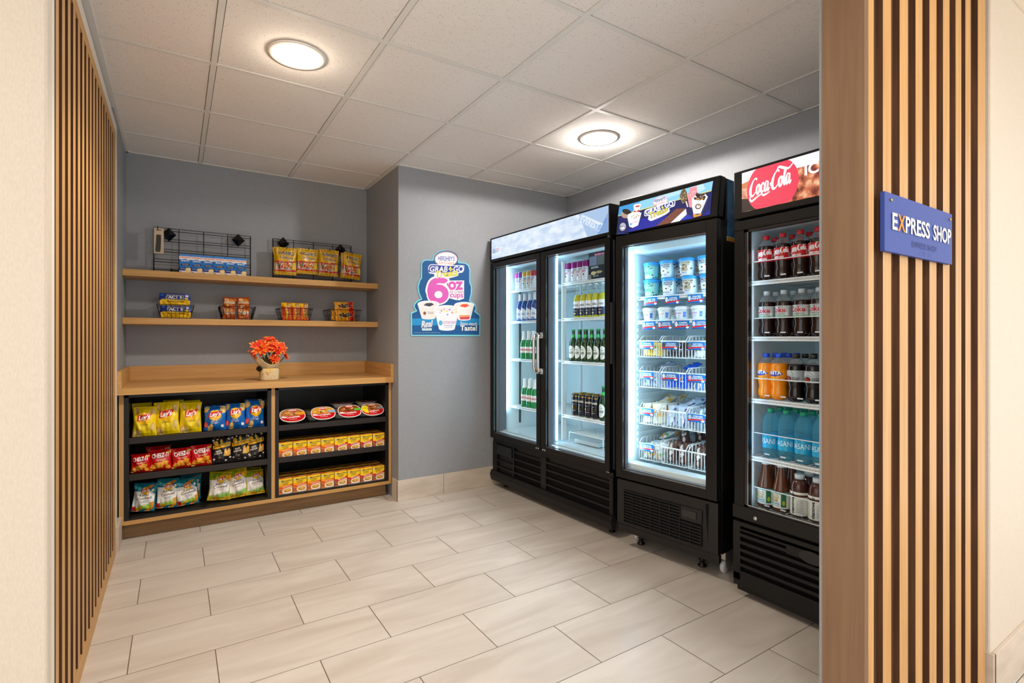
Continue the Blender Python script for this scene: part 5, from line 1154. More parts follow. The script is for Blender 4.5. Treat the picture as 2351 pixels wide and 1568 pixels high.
g.build('grille', c3, bev=.001)
part(c3, 'base_box', [(.008, W3 - .008, .012, .60, .035, .10)], BLACK, .002)
g = G(); g.box(.245, .46, -.002, .01, .285, .325, BLACK); n = 28
vs = [(.352 + .052 * cos(2 * pi * k / n), -.004 + .002 * j, .302 + .026 * sin(2 * pi * k / n)) for j in (0, 1) for k in range(n)]
g.add(vs, [tuple(range(n))] + [(k, (k + 1) % n, n + (k + 1) % n, n + k) for k in range(n)], C('19181a', 'g')); g.build('oval_badge', c3)
for x, y in ((.02, .10), (W3 - .045, .09), (.045, .62), (W3 - .045, .62)):
    g = G(); g.lathe([(.022, 0), (.022, .006), (.012, .008), (.012, .036)], ALU, 6, (x, y, 0)); g.build('foot', c3)

# ------------------------------------------------------------------ bottles and cans
CAPS = {}
def wrap(r, a0, a1, z0, z1):
    """label artwork 0..1 x 0..1 wrapped round the front of a bottle (front is -y)"""
    def f(x, y, off):
        a = -pi / 2 + (a0 + (a1 - a0) * min(max(x, 0), 1)); return ((r + off) * cos(a), (r + off) * sin(a), z0 + (z1 - z0) * min(max(y, 0), 1))
    return f

def tinted(name, tint, dif, f_):
    m = clear(name, tint, .05, .05); nt = m.node_tree; o = [n for n in nt.nodes if n.type == 'OUTPUT_MATERIAL'][0]; mx0 = [n for n in nt.nodes if n.type == 'MIX_SHADER'][0]
    mx = nt.nodes.new('ShaderNodeMixShader'); mx.inputs[0].default_value = f_; d = nt.nodes.new('ShaderNodeBsdfDiffuse'); d.inputs[0].default_value = dif + (1,)
    nt.links.new(mx0.outputs[0], mx.inputs[1]); nt.links.new(d.outputs[0], mx.inputs[2]); nt.links.new(mx.outputs[0], o.inputs[0]); return m
BLUEC = tinted('blue_water_plastic', (.74, .94, .985), (.25, .70, .90), .16)
CLR = tinted('clear_plastic', (.97, .98, .985), (.85, .9, .92), .10)
CORC = tinted('pale_glass', (.93, .97, .96), (.8, .9, .88), .10)
def bottle(kind):
    t = bpy.data.objects.new({'beer': 'beer_bottle'}.get(SPEC[kind].get('fam'), 'drink_bottle'), None); COL.objects.link(t)
    S = SPEC[kind]; H_ = S['H']; r = S['r']; P = [(a * r, b_ * H_) for a, b_ in S['prof']]
    lf = S.get('fill', 1.0) * H_
    body = [p for p in P if p[1] <= lf + 1e-6]; neck = [p for p in P if p[1] >= lf - 1e-6]
    if neck and body and body[-1][1] < lf - 1e-4:
        a, b_ = body[-1], neck[0]; q = (lf - a[1]) / (b_[1] - a[1]); m_ = (a[0] + (b_[0] - a[0]) * q, lf); body.append(m_); neck.insert(0, m_)
    g = G(); g.lathe(body, S['liq'], 20)
    nm = 'filled_body' if S.get('fill', 1) < 1 else 'body'
    g.build(nm, t)
    if len(neck) > 1:
        g = G(); g.lathe(neck, S['neck'], 20); g.f = g.f[:-2]; g.m = g.m[:-2]; g.sm = g.sm[:-2]; g.build('neck', t)
    g = G(); cz, ch, crr = S['cap']; g.lathe([(crr, cz * H_), (crr, H_ - .002), (crr * .88, H_), (0, H_)], S['capm'], 20); g.build('cap', t)
    if 'foil' in S:
        g = G(); z0, z1, m_ = S['foil']; q = [(p[0] + .0006, p[1]) for p in P if z0 * H_ <= p[1] <= z1 * H_]; g.lathe(q, m_, 20); g.f = g.f[:-2]; g.m = g.m[:-2]; g.sm = g.sm[:-2]; g.build('neck_foil', t)
    if 'label' in S:
        z0, z1, lr, base, art = S['label'][:5]
        g = G(); g.lathe([(lr, z0 * H_), (lr, z1 * H_)], base, 24); g.f = g.f[:-2]; g.m = g.m[:-2]; g.sm = g.sm[:-2]
        sp_ = S['label'][5] if len(S['label']) > 5 else 1.6
        g.art(art, wrap(lr, -sp_, sp_, z0 * H_, z1 * H_), .0002, .0002, .12); g.build('label', t)
    return t
PET = [(.0, .012), (.55, .0), (.80, .02), (.98, .09), (.99, .17), (.88, .26), (.88, .30), (.97, .37), (1.0, .40), (1.0, .69), (.99, .74), (.86, .82), (.62, .87), (.43, .905), (.38, .92)]
PETW = [(.0, .012), (.6, .0), (.86, .03), (1.0, .10), (.94, .17), (1.0, .20), (1.0, .50), (.97, .56), (1.0, .66), (.97, .74), (.8, .84), (.5, .91), (.38, .925)]
TEA = [(.0, .01), (.8, .0), (.98, .03), (1.0, .07), (.98, .09), (.98, .40), (1.0, .43), (.92, .50), (.72, .64), (.55, .78), (.46, .90), (.46, .92)]
VIT = [(.0, .01), (.85, .0), (.99, .03), (1.0, .06), (.98, .08), (.98, .60), (1.0, .64), (.98, .72), (.85, .82), (.6, .88), (.5, .90)]
LONG = [(.0, .01), (.9, .0), (1.0, .03), (1.0, .52), (.93, .60), (.66, .68), (.46, .74), (.40, .84), (.38, .95), (.42, .965)]
DK = C('2a1410', 'x'); lb = lambda h: C(h, 'g')
def art_coke(): return [Rc(0, 0, 1, 1, lb('cb1a22')), script_coke(.20, .52, .86, .60, .42, lb('ffffff'), 1, .28), Rc(.28, .10, .48, .32, lb('f6e4e2')), Rc(.5, .12, .66, .3, lb('eec4c2')), Rc(.0, .4, .3, .42, lb('f0b8b8')), El(.9, .4, .07, .2, lb('c9c0be')), El(.9, .4, .045, .13, lb('8a8a8e'))]
def art_diet(): return [Rc(0, 0, 1, 1, lb('c9cfd0')), Tx('Coke', .16, .42, .74, .44, .42, lb('c22436'), .06), Rc(.1, .06, .75, .16, lb('7fc08a')), Tx('CAFFEINE FREE', .28, .24, .68, .25, .08, lb('7a3a44'), .02), El(.78, .3, .05, .14, lb('eef2f2')), Tx('Diet', .46, .84, .66, .85, .12, lb('8a8e92'), .02), Rc(.86, .1, .97, .9, lb('9aa0a4'))]
def art_fanta(): return [Rc(0, 0, 1, 1, lb('f6931a')), Rc(0, 0, .6, .4, lb('f8a81c')), Pg([(.1, .5), (.28, .36), (.5, .38), (.78, .58), (.66, .78), (.1, .86)], lb('2742b4')), Tx('FANTA', .1, .52, .72, .56, .30, lb('ffffff'), .08), Rc(.86, .12, .94, .24, lb('5a4aa0')), Rc(.68, .12, .75, .24, lb('f4c47a'))]
def art_root(): return [Rc(0, 0, 1, 1, lb('aeb6ba')), Tx("Barq's", .14, .5, .66, .74, .30, lb('20242a'), .09, .1), Tx("Barq's", .14, .51, .66, .75, .30, lb('e8ecee'), .04, .1), El(.38, .28, .14, .22, lb('5a2420')), El(.34, .3, .05, .09, lb('c03a34')), El(.42, .24, .05, .09, lb('b83430')), Tx('ROOT', .56, .32, .82, .32, .09, lb('20242a'), .05), Tx('BEER', .56, .18, .8, .18, .09, lb('20242a'), .05)]
def art_das(): return [Rc(0, 0, 1, 1, C('28a6d8', 'g')), Tx('DASANI', .1, .34, .84, .34, .36, C('e8f6fc', 'g'), .0), Tx('100%', .88, .62, 1.0, .62, .12, C('1a4a9a', 'g'), .03)]
def art_tea(): return [Rc(0, 0, 1, 1, lb('e8ece6')), Rc(0, .88, 1, 1, lb('5ab0a8')), Tx('GOLD', .26, .60, .58, .60, .20, lb('a8923e'), .06), Tx('PEAK', .26, .36, .58, .36, .20, lb('a8923e'), .06), Rc(.2, .24, .6, .30, lb('5a9aa0')), Rc(.2, .14, .6, .18, lb('8aa8b0')), Rc(.66, .1, .84, .92, lb('2f6a4c')), El(.75, .35, .05, .15, lb('a8b83c'))]
def art_vit():
    v = lambda t_, x, y0_, y1_, h: Tx(t_, x, y0_, x, y1_, h, lb('141414'), .06)
    return [Rc(0, 0, 1, 1, lb('e9e8e0')), Rc(0, .80, 1, .90, lb('5a3028')), Rc(.0, .90, 1, 1, lb('e9e8e0')), v('vitaminwater', .50, .04, .98, .11), *[Rc(.56, .62 - .07 * k, .8, .64 - .07 * k, lb('8a8a88')) for k in range(8)], *[Rc(.1, .62 - .07 * k, .34, .635 - .07 * k, lb('a8a8a4')) for k in range(8)]]
def art_corona(): return [Rc(0, 0, 1, 1, lb('f0f2f4')), Rc(0, 0, 1, .52, lb('1c2a50')), Tx('Corona', .22, .66, .78, .66, .18, lb('1c2a50'), .03), Tx('Extra', .3, .3, .66, .3, .12, lb('d8c070'), .02), Rc(.36, .1, .6, .2, lb('d8c070'))]
def art_lager(): return [Rc(0, 0, 1, 1, C('24401c', 'x')), El(.5, .5, .36, .48, lb('f0f0ea')), El(.5, .5, .32, .42, lb('e2e6de')), Tx('LAGER', .26, .36, .74, .36, .16, lb('26361e'), .05), Tx('Premium', .34, .62, .66, .63, .1, lb('6a7a4c'), .0)]
def art_stella(): return [Rc(0, 0, 1, 1, lb('f2eeec')), Rc(0, .36, 1, .64, lb('dfa8a8')), Tx('STELLA', .26, .42, .74, .42, .18, lb('b02a34'), .05)]
def art_ultra(): return [Rc(0, 0, 1, 1, C('2a4f94', 'x')), Pg([(.0, .0), (1, .0), (1, .7), (.5, 1), (0, .8)], lb('e6eaf0')), Tx('ULTRA', .24, .38, .76, .38, .18, lb('4a5f94'), .05), Pg([(.1, .0), (.9, .0), (.5, .24)], lb('8a9cc0'))]
SPEC = {
 'cola': dict(H=.212, r=.0358, prof=PET, fill=.76, liq=DK, neck=CLR, cap=(.905, .095, .0145), capm=C('d3202c', 'g'), label=(.41, .68, .0362, lb('cb1a22'), art_coke())),
 'diet': dict(H=.212, r=.0358, prof=PET, fill=.76, liq=DK, neck=CLR, cap=(.905, .095, .0145), capm=C('c2cbd0', 'g'), label=(.41, .66, .0362, lb('c9cfd0'), art_diet())),
 'orange': dict(H=.212, r=.0358, prof=PET, fill=.79, liq=C('f88e10', 'x'), neck=CLR, cap=(.905, .095, .0145), capm=C('2350d0', 'g'), label=(.42, .66, .0362, lb('f6931a'), art_fanta())),
 'root': dict(H=.212, r=.0358, prof=PET, fill=.79, liq=C('1a1010', 'x'), neck=CLR, cap=(.905, .095, .0145), capm=C('2c2420', 'g'), label=(.42, .66, .0362, lb('aeb6ba'), art_root())),
 'water': dict(H=.226, r=.036, prof=PETW, fill=1.0, liq=BLUEC, neck=CLR, cap=(.915, .085, .0150), capm=C('1c9a74', 'g'), label=(.20, .48, .0364, C('2cb0e0', 'g'), art_das())),
 'tea': dict(H=.222, r=.0375, prof=TEA, fill=1.0, liq=C('5c3420', 'x'), neck=CLR, cap=(.905, .095, .0195), capm=C('e6edf4', 'g'), label=(.09, .42, .0378, lb('e8ece6'), art_tea())),
 'vitamin': dict(H=.188, r=.0375, prof=VIT, fill=1.0, liq=C('4a2822', 'x'), neck=CLR, cap=(.885, .11, .0205), capm=C('d8e2ea', 'g'), label=(.06, .60, .0380, lb('e9e8e0'), art_vit())),
 'pale': dict(fam='beer', H=.232, r=.030, prof=LONG, fill=.70, liq=C('c2b828', 'x'), neck=CORC, cap=(.955, .05, .0132), capm=C('e6ecf0', 'g'), label=(.06, .50, .0304, lb('f0f2f4'), art_corona())),
 'green': dict(fam='beer', H=.226, r=.030, prof=LONG, fill=1.0, liq=C('243c1a', 'x'), neck=CLR, cap=(.955, .05, .0132), capm=C('2f9a4a', 'g'), foil=(.72, .9, C('3cae5a', 'g')), label=(.08, .50, .0304, C('24401c', 'x'), art_lager(), 1.45)),
 'stella': dict(fam='beer', H=.226, r=.030, prof=LONG, fill=1.0, liq=C('1f8a48', 'x'), neck=CLR, cap=(.955, .05, .0132), capm=C('f4f4f2', 'g'), foil=(.66, .97, C('f2f2f0', 'g')), label=(.22, .44, .0304, lb('f2eeec'), art_stella())),
 'ultra': dict(fam='beer', H=.222, r=.030, prof=LONG, fill=1.0, liq=C('264a8c', 'x'), neck=CLR, cap=(.955, .05, .0132), capm=C('d8dce4', 'g'), foil=(.74, .95, C('dde2ea', 'g')), label=(.05, .48, .0304, C('2a4f94', 'x'), art_ultra())),
}
def can(name, H_, r, lower, upper, split, art, rim='c8ccd0'):
    t = bpy.data.objects.new('drink_can', None); COL.objects.link(t)
    g = G(); RM = C(rim, 'm'); g.lathe([(0, .002), (r * .74, 0), (r * .86, .004)], RM, 20); g.lathe([(r * .86, .004), (r, .012), (r, H_ * split), (r, H_ - .012), (r * .88, H_ - .003)], [C(lower, 'g'), C(lower, 'g'), C(upper, 'g'), C(upper, 'g')], 24)
    g.f = [f for f in g.f]; g.art(art, wrap(r, -1.4, 1.4, .012, H_ - .012), .0002, .0002, .12); g.build('can_body', t)
    g = G(); g.lathe([(r * .88, H_ - .003), (r * .90, H_), (r * .86, H_), (r * .83, H_ - .003), (0, H_ - .003)], RM, 20); g.build('can_lid', t)
    return t
def seltzer(col, txt): return [Tx('SELTZER', .14, .56, .86, .56, .10, C('6a6a86', 'g'), .05), Tx('ZEST', .26, .40, .74, .40, .12, C(txt, 'g'), .07), El(.5, .28, .08, .05, C('3c2440', 'g')), Rc(.34, .14, .66, .16, C('b0a8b8', 'g'))]
MAKE = {}
CATN = {}
def getm(kind):
    if kind in MAKE: return MAKE[kind]
    if kind in SPEC:
        o = bottle(kind); o['category'] = 'bottle'
    else:
        o = {'canpink': lambda: can('c', .146, .0285, 'e6e6ec', 'c02a8a', .68, seltzer(0, 'b83a80')),
             'canpurple': lambda: can('c', .146, .0285, 'dcdce8', '8a3a9c', .68, seltzer(0, '7a3a90')),
             'canyellow': lambda: can('c', .146, .0285, 'd8dcd8', 'dca62c', .72, seltzer(0, 'c8902c')),
             'canred': lambda: can('c', .146, .0285, 'dcdce0', 'c8343c', .68, seltzer(0, 'b83a3c')),
             'canberry': lambda: can('c', .146, .0285, 'e2e2ea', '8c1a6c', .68, seltzer(0, 'b02a5c')),
             'cannavy': lambda: can('c', .158, .0325, '14162a', '14162a', .5, [Tx('GUINNESS', .12, .66, .88, .66, .09, C('e6dcc0', 'g'), .05), El(.5, .36, .16, .10, C('c8a040', 'm')), El(.5, .36, .11, .07, C('14162a', 'g')), Rc(.0, .93, 1, .97, C('c8a040', 'm')), Rc(.3, .2, .7, .215, C('d8d0c0', 'g')), Rc(.36, .52, .64, .54, C('d8d0c0', 'g'))], 'c8a040')}[kind]()
        o['category'] = 'drink can'
    MAKE[kind] = Maker(o); return MAKE[kind]
rj = random.Random(77)
def stand(F, kind, u, v, ly, z, label, group, turn=None, dx=0):
    lx = floc(F, u, v, ly)[0] + dx
    if F == 3: lx = max(lx, .0745)
    if F == 1: lx = max(lx, .074)
    p = F2W(F, lx, ly, z + .0022)
    # labels turned roughly towards the door
    th = FRM[F][1] + (R(rj.uniform(-9, 9)) if turn is None else R(turn))
    return getm(kind).put(p, (0, 0, th), label, group), lx
def rowof(F, kinds, us, v, ly, z, desc, group, behind=0, pitch=.068, bl=None, turn=None):
    n = len(us)
    for i, u in enumerate(us):
        k = kinds[i] if isinstance(kinds, (list, tuple)) else kinds
        _, lx = stand(F, k, u, v, ly, z, '%s, %s of its row' % (desc[i] if isinstance(desc, (list, tuple)) else desc, oname(i, n)), group, turn=turn)
        for b_ in range(behind):
            p = F2W(F, min(lx + .002 * ((i + b_) % 2), {1: 1.276, 3: .628}[F]), ly + pitch * (b_ + 1), z + .0022)
            getm(k).put(p, (0, 0, FRM[F][1] + R(rj.uniform(-20, 20))), (bl[i] if isinstance(bl, (list, tuple)) else bl) + (', %s row from the door' % ('second', 'third')[b_]), group + ', back rows')
# nearest cooler, five shelves
y3 = .137
rowof(3, 'cola', (1757, 1797, 1838, 1878, 1918), 590, y3, Z3[0], 'red-labelled cola bottle on the top shelf', 'cola bottles on the top shelf', 2, .076, 'red-capped cola bottle behind others on the top shelf')
rowof(3, 'diet', (1761, 1800, 1841, 1881, 1920), 720, y3, Z3[1], 'silver-labelled diet cola bottle on the second shelf', 'diet cola bottles on the second shelf', 2, .076, 'white-capped diet cola bottle behind others on the second shelf')
rowof(3, ['orange', 'orange', 'root', 'root', 'root'], (1752, 1789, 1828, 1868, 1911), 860, y3, Z3[2], ['bright orange soda bottle with blue cap'] * 2 + ['dark root beer bottle with grey label'] * 3, 'soda bottles on the third shelf', 2, .076, ['orange soda bottle partly hidden on the third shelf'] * 2 + ['root beer bottle partly hidden on the third shelf'] * 3)
rowof(3, 'water', (1770, 1806, 1845, 1886, 1922), 990, y3, Z3[3], 'blue water bottle with green cap', 'water bottles on the fourth shelf', 2, .076, 'green-capped water bottle partly hidden on the fourth shelf')
rowof(3, ['tea', 'tea', 'vitamin', 'vitamin', 'vitamin'], (1757, 1794, 1836, 1878, 1922), 1110, y3, Z3[4], ['brown iced tea bottle with white cap'] * 2 + ['dark red-brown flavoured water bottle'] * 3, 'tea and flavoured water bottles on the bottom shelf', 1, .08, ['iced tea bottle behind, bottom shelf'] * 2 + ['flavoured water bottle behind, bottom shelf'] * 3)
# wide cooler, left bay
y1_ = .228
rowof(1, ['canpink', 'canpurple', 'canyellow', 'canyellow', 'canred'], (1187, 1196.5, 1207, 1216.5, 1226), 640, y1_, Z1[0], ['white can with pink top', 'white can with purple top', 'white can with yellow top', 'white can with yellow top', 'white can with red top'], 'seltzer cans in the left bay', 1, .064, 'seltzer can behind others, left bay top shelf')
rowof(1, 'ultra', (1194.5, 1205, 1217, 1228.5), 705, y1_, Z1[1], 'blue beer bottle, left bay second shelf', 'blue beer bottles in the left bay', 1, .066, 'blue beer bottle behind others in the left bay')
rowof(1, 'stella', (1203, 1214, 1225), 790, y1_, Z1[2], 'green beer bottle with white neck, left bay third shelf', 'green beer bottles, left bay third shelf', 1, .066, 'green white-necked beer bottle behind, left bay third shelf')
rowof(1, 'stella', (1205, 1216.5, 1228), 900, y1_, Z1[3], 'green beer bottle with white neck, left bay lowest shelf', 'green beer bottles, left bay lowest shelf', 1, .066, 'green white-necked beer bottle behind, left bay lowest shelf')
# wide cooler, right bay
rowof(1, 'canberry', (1306, 1320, 1333, 1345.5), 620, y1_, Z1[0] + .004, 'white can with dark berry-purple top, right bay', 'seltzer cans in the right bay', 1, .064, 'purple-topped can behind others, right bay')
rowof(1, 'pale', (1326.5, 1341, 1355, 1369.5, 1385), 690, y1_, Z1[1] + .004, 'clear beer bottle with yellow beer, right bay', 'clear glass beer bottles in the right bay', 1, .066, 'clear yellow beer bottle behind others, right bay')
rowof(1, 'green', (1316.5, 1330, 1343.5, 1358, 1373, 1388.5), 790, y1_, Z1[2] + .004, 'dark green beer bottle with white oval label, right bay', 'dark green beer bottles in the right bay', 1, .066, 'dark green beer bottle behind others, right bay')
rowof(1, 'cannavy', (1323, 1338, 1353.5, 1369), 930, y1_, Z1[3] + .004, 'tall navy beer can with gold rim, right bay', 'navy beer cans in the right bay', 1, .07, 'tall navy can behind others, right bay')
stand(1, 'green', 1386, 930, y1_, Z1[3] + .004, 'dark green beer bottle beside the navy cans, right bay', 'dark green beer bottles in the right bay')
# meat snack package
lx = floc(1, 1370, 600, .215)[0]
t = thing('snack_package', 'dark grey food package with magenta corner on the right bay top shelf', 'food package', F2W(1, lx, .215, Z1[0] + .0062), TH1)
g = G(); g.box(-.078, .078, 0, .045, 0, .185, C('2c343c', 'g'))
pf = lambda x, y, off: ((x - .5) * .156, -off, y * .185)
g.art([Rc(.04, .52, .5, .86, C('8088a0', 'g')), Rc(.52, .52, .96, .86, C('6a6e6c', 'g')), Rc(.35, .86, .97, .95, C('b8285e', 'g')), Tx('PROTEIN 13g', .38, .88, .94, .88, .05, C('f4d8e2', 'g'), .04), Tx('NATURAL', .16, .41, .62, .42, .07, C('e6ecee', 'g'), .03), El(.3, .24, .16, .07, C('d8cc98', 'g')), El(.64, .26, .2, .05, C('b8a878', 'g')), El(.07, .1, .09, .1, C('e8ecee', 'g')), El(.07, .1, .07, .08, C('14181c', 'g')), Tx('R', .04, .06, .11, .06, .08, C('e8ecee', 'g'), .02), Tx('HARDWOOD', .28, .1, .62, .11, .05, C('d8d8c8', 'g'), .02)], pf, .0003, .00006, 0)
g.build('box', t, bev=.002)
# wire rack and tray on the floor of the right bay
lx = floc(1, 1345, 1005, .3)[0]
t = thing('wire_rack', 'low white wire rack holding a clear tray at the bottom of the right bay', 'wire rack', F2W(1, .92, .30, .459), TH1)
g = G()
for k in range(13): x = -.17 + k * .028; g.tube([(x, -.10, .075), (x, .18, .075)], .002, WHITE, 4)
g.tube([(-.17, -.10, .075), (.17, -.10, .075), (.17, .18, .075), (-.17, .18, .075)], .0032, WHITE, 5, True)
for x in (-.17, .17):
    for y in (-.10, .18): g.tube([(x, y, .075), (x, y, .0032)], .0032, WHITE, 5)
g.build('rack_frame', t)
g = G(); g.box(-.14, .10, -.08, .12, .004, .03, C('b8c6cc', 'x')); g.build('tray', t, bev=.004)

# ------------------------------------------------------------------ ice cream in the freezer
def pint(kind):
    t = bpy.data.objects.new('ice_cream_pint', None); COL.objects.link(t); t['category'] = 'ice cream tub'
    bc = {'mint': '8ed6dc', 'cookie': 'b8e2f6', 'moose': 'd8ecf6'}[kind]
    r0, r1, H_ = .037, .047, .098
    g = G(); g.lathe([(r0 * .9, 0), (r0, .002), (r1 - .003, H_ - .012)], C(bc, 'g'), 26)
    def f(x, y, off):
        a = -pi / 2 + 1.5 * (2 * x - 1); r = r0 + (r1 - .003 - r0) * y + off; return (r * cos(a), r * sin(a), .003 + y * (H_ - .016))
    r_ = random.Random({'mint': 1, 'cookie': 2, 'moose': 3}[kind]); A = []
    A += [Rc(.2, .0, .8, .9, C({'mint': 'a8e4dc', 'cookie': 'e8f4fa', 'moose': 'f0f2f0'}[kind], 'g'))]
    for k in range(12): A.append(El(r_.random(), r_.uniform(.05, .9), .05, .05, C({'mint': '3a5a5c', 'cookie': '3a3e48', 'moose': '6a5048'}[kind], 'g'), r_.uniform(0, 90), 6))
    A += [El(.5, .38, .17, .22, C({'mint': '7ada9c', 'cookie': 'fbfdfd', 'moose': 'b8a488'}[kind], 'g')), El(.47, .42, .05, .05, C('4a5450', 'g')), El(.5, .16, .14, .11, C('eaf2fa', 'g')), Tx("HERSHEY'S", .39, .13, .61, .13, .07, C('3a5ab0', 'g'), .03)]
    ln = {'mint': ('MINT', 'CHIP', '5a9a7c'), 'cookie': ('COOKIES', '& CREAM', '4a5a6c'), 'moose': ('MOOSE', 'TRACKS', '8a7a48')}[kind]
    A += [Tx(ln[0], .26, .78, .76, .78, .1, C(ln[2], 'g'), .05), Tx(ln[1], .28, .65, .74, .65, .09, C(ln[2], 'g'), .05)]
    g.art(A, f, .0003, .0002, .14); g.build('tub', t)
    g = G(); g.lathe([(r1 - .001, H_ - .016), (r1 + .001, H_ - .012), (r1, H_ - .001), (r1 - .003, H_), (0, H_ - .0005)], C('3a9ae0', 'g'), 26); g.build('tub_lid', t)['label'] = 'blue lid'
    return t
PM = {k: Maker(pint(k)) for k in ('mint', 'cookie', 'moose')}
yp_ = .218
for i, (k, u0, u1) in enumerate((('mint', 1494, 1491), ('cookie', 1538, 1534), ('moose', 1585, 1578), ('cookie', 1627, 1622))):
    nmk = {'mint': 'mint chip', 'cookie': 'cookies and cream', 'moose': 'chocolate swirl'}[k] + ('' if i < 3 else ' at the door edge')
    for lev, (u, z) in enumerate(((u0, 1.447), (u1, 1.5465))):
        lx = max(min(floc(2, u, 640, yp_)[0], W2 - .09), .092)
        PM[k].put(F2W(2, lx, yp_, z + .001 * (lev + 1)), (0, 0, TH2 + R(rj.uniform(-8, 8)) - R(10 * 0)), '%s ice cream tub, %s of the front stack' % (nmk, ('lower', 'upper')[lev]), 'ice cream tubs on the top shelf')
        if i < 3: PM[k].put(F2W(2, lx + .012, yp_ + .106, z + .001 * (lev + 1)), (0, 0, TH2 + R(30)), '%s ice cream tub, %s of the stack behind' % (nmk, ('lower', 'upper')[lev]), 'ice cream tubs behind on the top shelf')
CUPP = clear('frosted_cup_plastic', (.86, .92, .95), .3, .25)
def icup(col, word):
    t = bpy.data.objects.new('ice_cream_cup', None); COL.objects.link(t); t['category'] = 'ice cream cup'
    g = G(); g.lathe([(.030, 0), (.031, .002), (.040, .058)], C('e6eef2', 'g'), 24)
    def f(x, y, off):
        a = -pi / 2 + 1.4 * (2 * x - 1); r = .031 + .009 * y + off; return (r * cos(a), r * sin(a), .002 + y * .056)
    g.art([Tx(word, .22, .5, .62, .5, .13, C(col, 'g'), .05), Rc(.24, .34, .58, .37, C('9ab0cc', 'g')), Rc(.28, .22, .54, .25, C('b0c0d4', 'g')), Rc(.72, .2, .88, .72, C('4a78c8', 'g')), Rc(.74, .4, .86, .45, C('c8d8f0', 'g'))], f, .0003, .0002, .14); g.build('cup', t)
    g = G(); g.lathe([(.0425, .056), (.0435, .060), (.041, .068), (.036, .074), (.0, .075)], C('f2f6f8', 'x'), 24); g.build('cup_lid', t)['label'] = 'domed clear lid'
    return t
cups = [('6a88b8', 'BROWNIE'), ('e08a4a', 'CANDY'), ('b86ac8', 'COTTON'), ('b86ac8', 'SUNDAE')]
for i, ((c_, w_), u) in enumerate(zip(cups, (1488, 1527, 1567, 1604))):
    o = icup(c_, w_); lx = max(min(floc(2, u, 715, .205)[0], W2 - .085), .088); m_ = Maker(o)
    m_.put(F2W(2, lx, .205, 1.3085), (0, 0, TH2), 'small white ice cream cup with %s lettering, %s on the second shelf' % (('blue', 'orange', 'lilac', 'pale lilac')[i], oname(i, 4)), 'ice cream cups on the second shelf')
    m_.put(F2W(2, lx + .012, .30, 1.3085), (0, 0, TH2 + .4), 'ice cream cup behind the %s one in front' % oname(i, 4), 'ice cream cups behind, second shelf')
# shelf tags
def tagpart(par, x0, x1, z0, z1, y, lines):
    g = G(); g.box(x0, x1, y, y + .0015, z0, z1, C('2478c0', 'g')); w, h = x1 - x0, z1 - z0
    f = lambda x, y_, off: (x0 + w * x, y - off, z0 + h * y_)
    A = [Pg([(0, .12), (.45, .22), (1, .30), (1, .48), (.4, .38), (0, .30)], C('dc3038', 'g')), Rc(0, 0, 1, .1, C('1b5aa8', 'g')), Tx(lines[0], .3, .66, .86, .66, .18, C('f6fafc', 'g'), .05), Tx(lines[1], .24, .42, .9, .42, .18, C('f6fafc', 'g'), .05), El(.12, .6, .09, .3, C(lines[2], 'g')), El(.88, .2, .1, .14, C('eef2fa', 'g'))]
    g.art(A, f, .0002, .00006, 0); o = g.build('price_tag', par); return o
sh1 = [o for o in c2.children if o.name.startswith('wire_shelf')]
for s_, zz, yb, L_ in ((sh1[0], 1.445, .160, (('MINT CHIP', 'PINT', '8ee0c0'), ('COOKIES', 'PINT', 'e6f0f8'), ('TRACKS', 'PINT', 'd8e8e8'))), (sh1[1], 1.306, .145, (('BROWNIE', 'SUNDAE CUP', 'f0e8e4'), ('SHORTCAKE', 'SUNDAE CUP', 'f6c8b8'), ('CANDY', 'SUNDAE CUP', 'f2f0f4'), ('COTTON', 'CANDY CUP', 'f0e0f0')))):
    n = len(L_); 
    for k, q in enumerate(L_): w = .108; x = .085 + k * (.42 / n) ; tagpart(s_, x, x + w * .82, zz - .052, zz - .006, yb - .008, q)
# baskets of bars
def wbasket(w, d, h, hb):
    """white wire basket; open front edge low, sides rise towards the back"""
    t = bpy.data.objects.new('freezer_basket', None); COL.objects.link(t); t['category'] = 'wire basket'
    g = G(); r_ = .0026
    g.tube([(0, 0, h), (w, 0, h)], .0048, WHITE, 6)
    for x in (.004, w - .004): g.tube([(x, 0, h), (x, .03, h + hb), (x, d, h + hb)], r_, WHITE, 5); g.tube([(x, .002, .003), (x, d, .003)], r_, WHITE, 5)
    for y, z in ((.002, .003), (d, .003), (d, h + hb)): g.tube([(.004, y, z), (w - .004, y, z)], r_, WHITE, 5)
    n = 8
    for k in range(n + 1): x = .004 + (w - .008) * k / n; g.tube([(x, 0, h), (x, 0, .003), (x, d, .003), (x, d, h + hb)], .0019, WHITE, 4)
    for x in (.004, w - .004):
        for k in range(1, 12): y = d * k / 12; g.tube([(x, y, .003), (x, y, h + hb)], .0015, WHITE, 4)
    for k in range(1, 4): g.tube([(.004, d * k / 4, .003), (w - .004, d * k / 4, .003)], .0015, WHITE, 4)
    g.build('basket_wires', t); return t
ROWS = [(1.094, .094, 1), (.919, .096, 2), (.705, .100, 3), (.500, .100, 4)]
BW = (.140, .158, .158)
BX = (.052, .200, .366)
TAGS = [[('TWIX', 'ICE CREAM BAR', 'd8b060'), ('SNICKERS', 'ICE CREAM BAR', '6a4a3a'), ('GIANT VANILLA', 'SANDWICH', '8a7a70')],
        [('COOKIES', 'SUNDAE BAR', '6a7078'), ('SUNDAE', 'CONE', 'e8e0d8'), ('STRAWBERRY', 'SHORTCAKE', 'f4b8bc')],
        [('COOKIE', 'SANDWICH', 'd8c8b0'), None, ('COOKIES & CREAM', 'SANDWICH', 'c8ccd0')],
        [('ORANGE', 'CREAM BAR', 'f4b888'), None, None]]
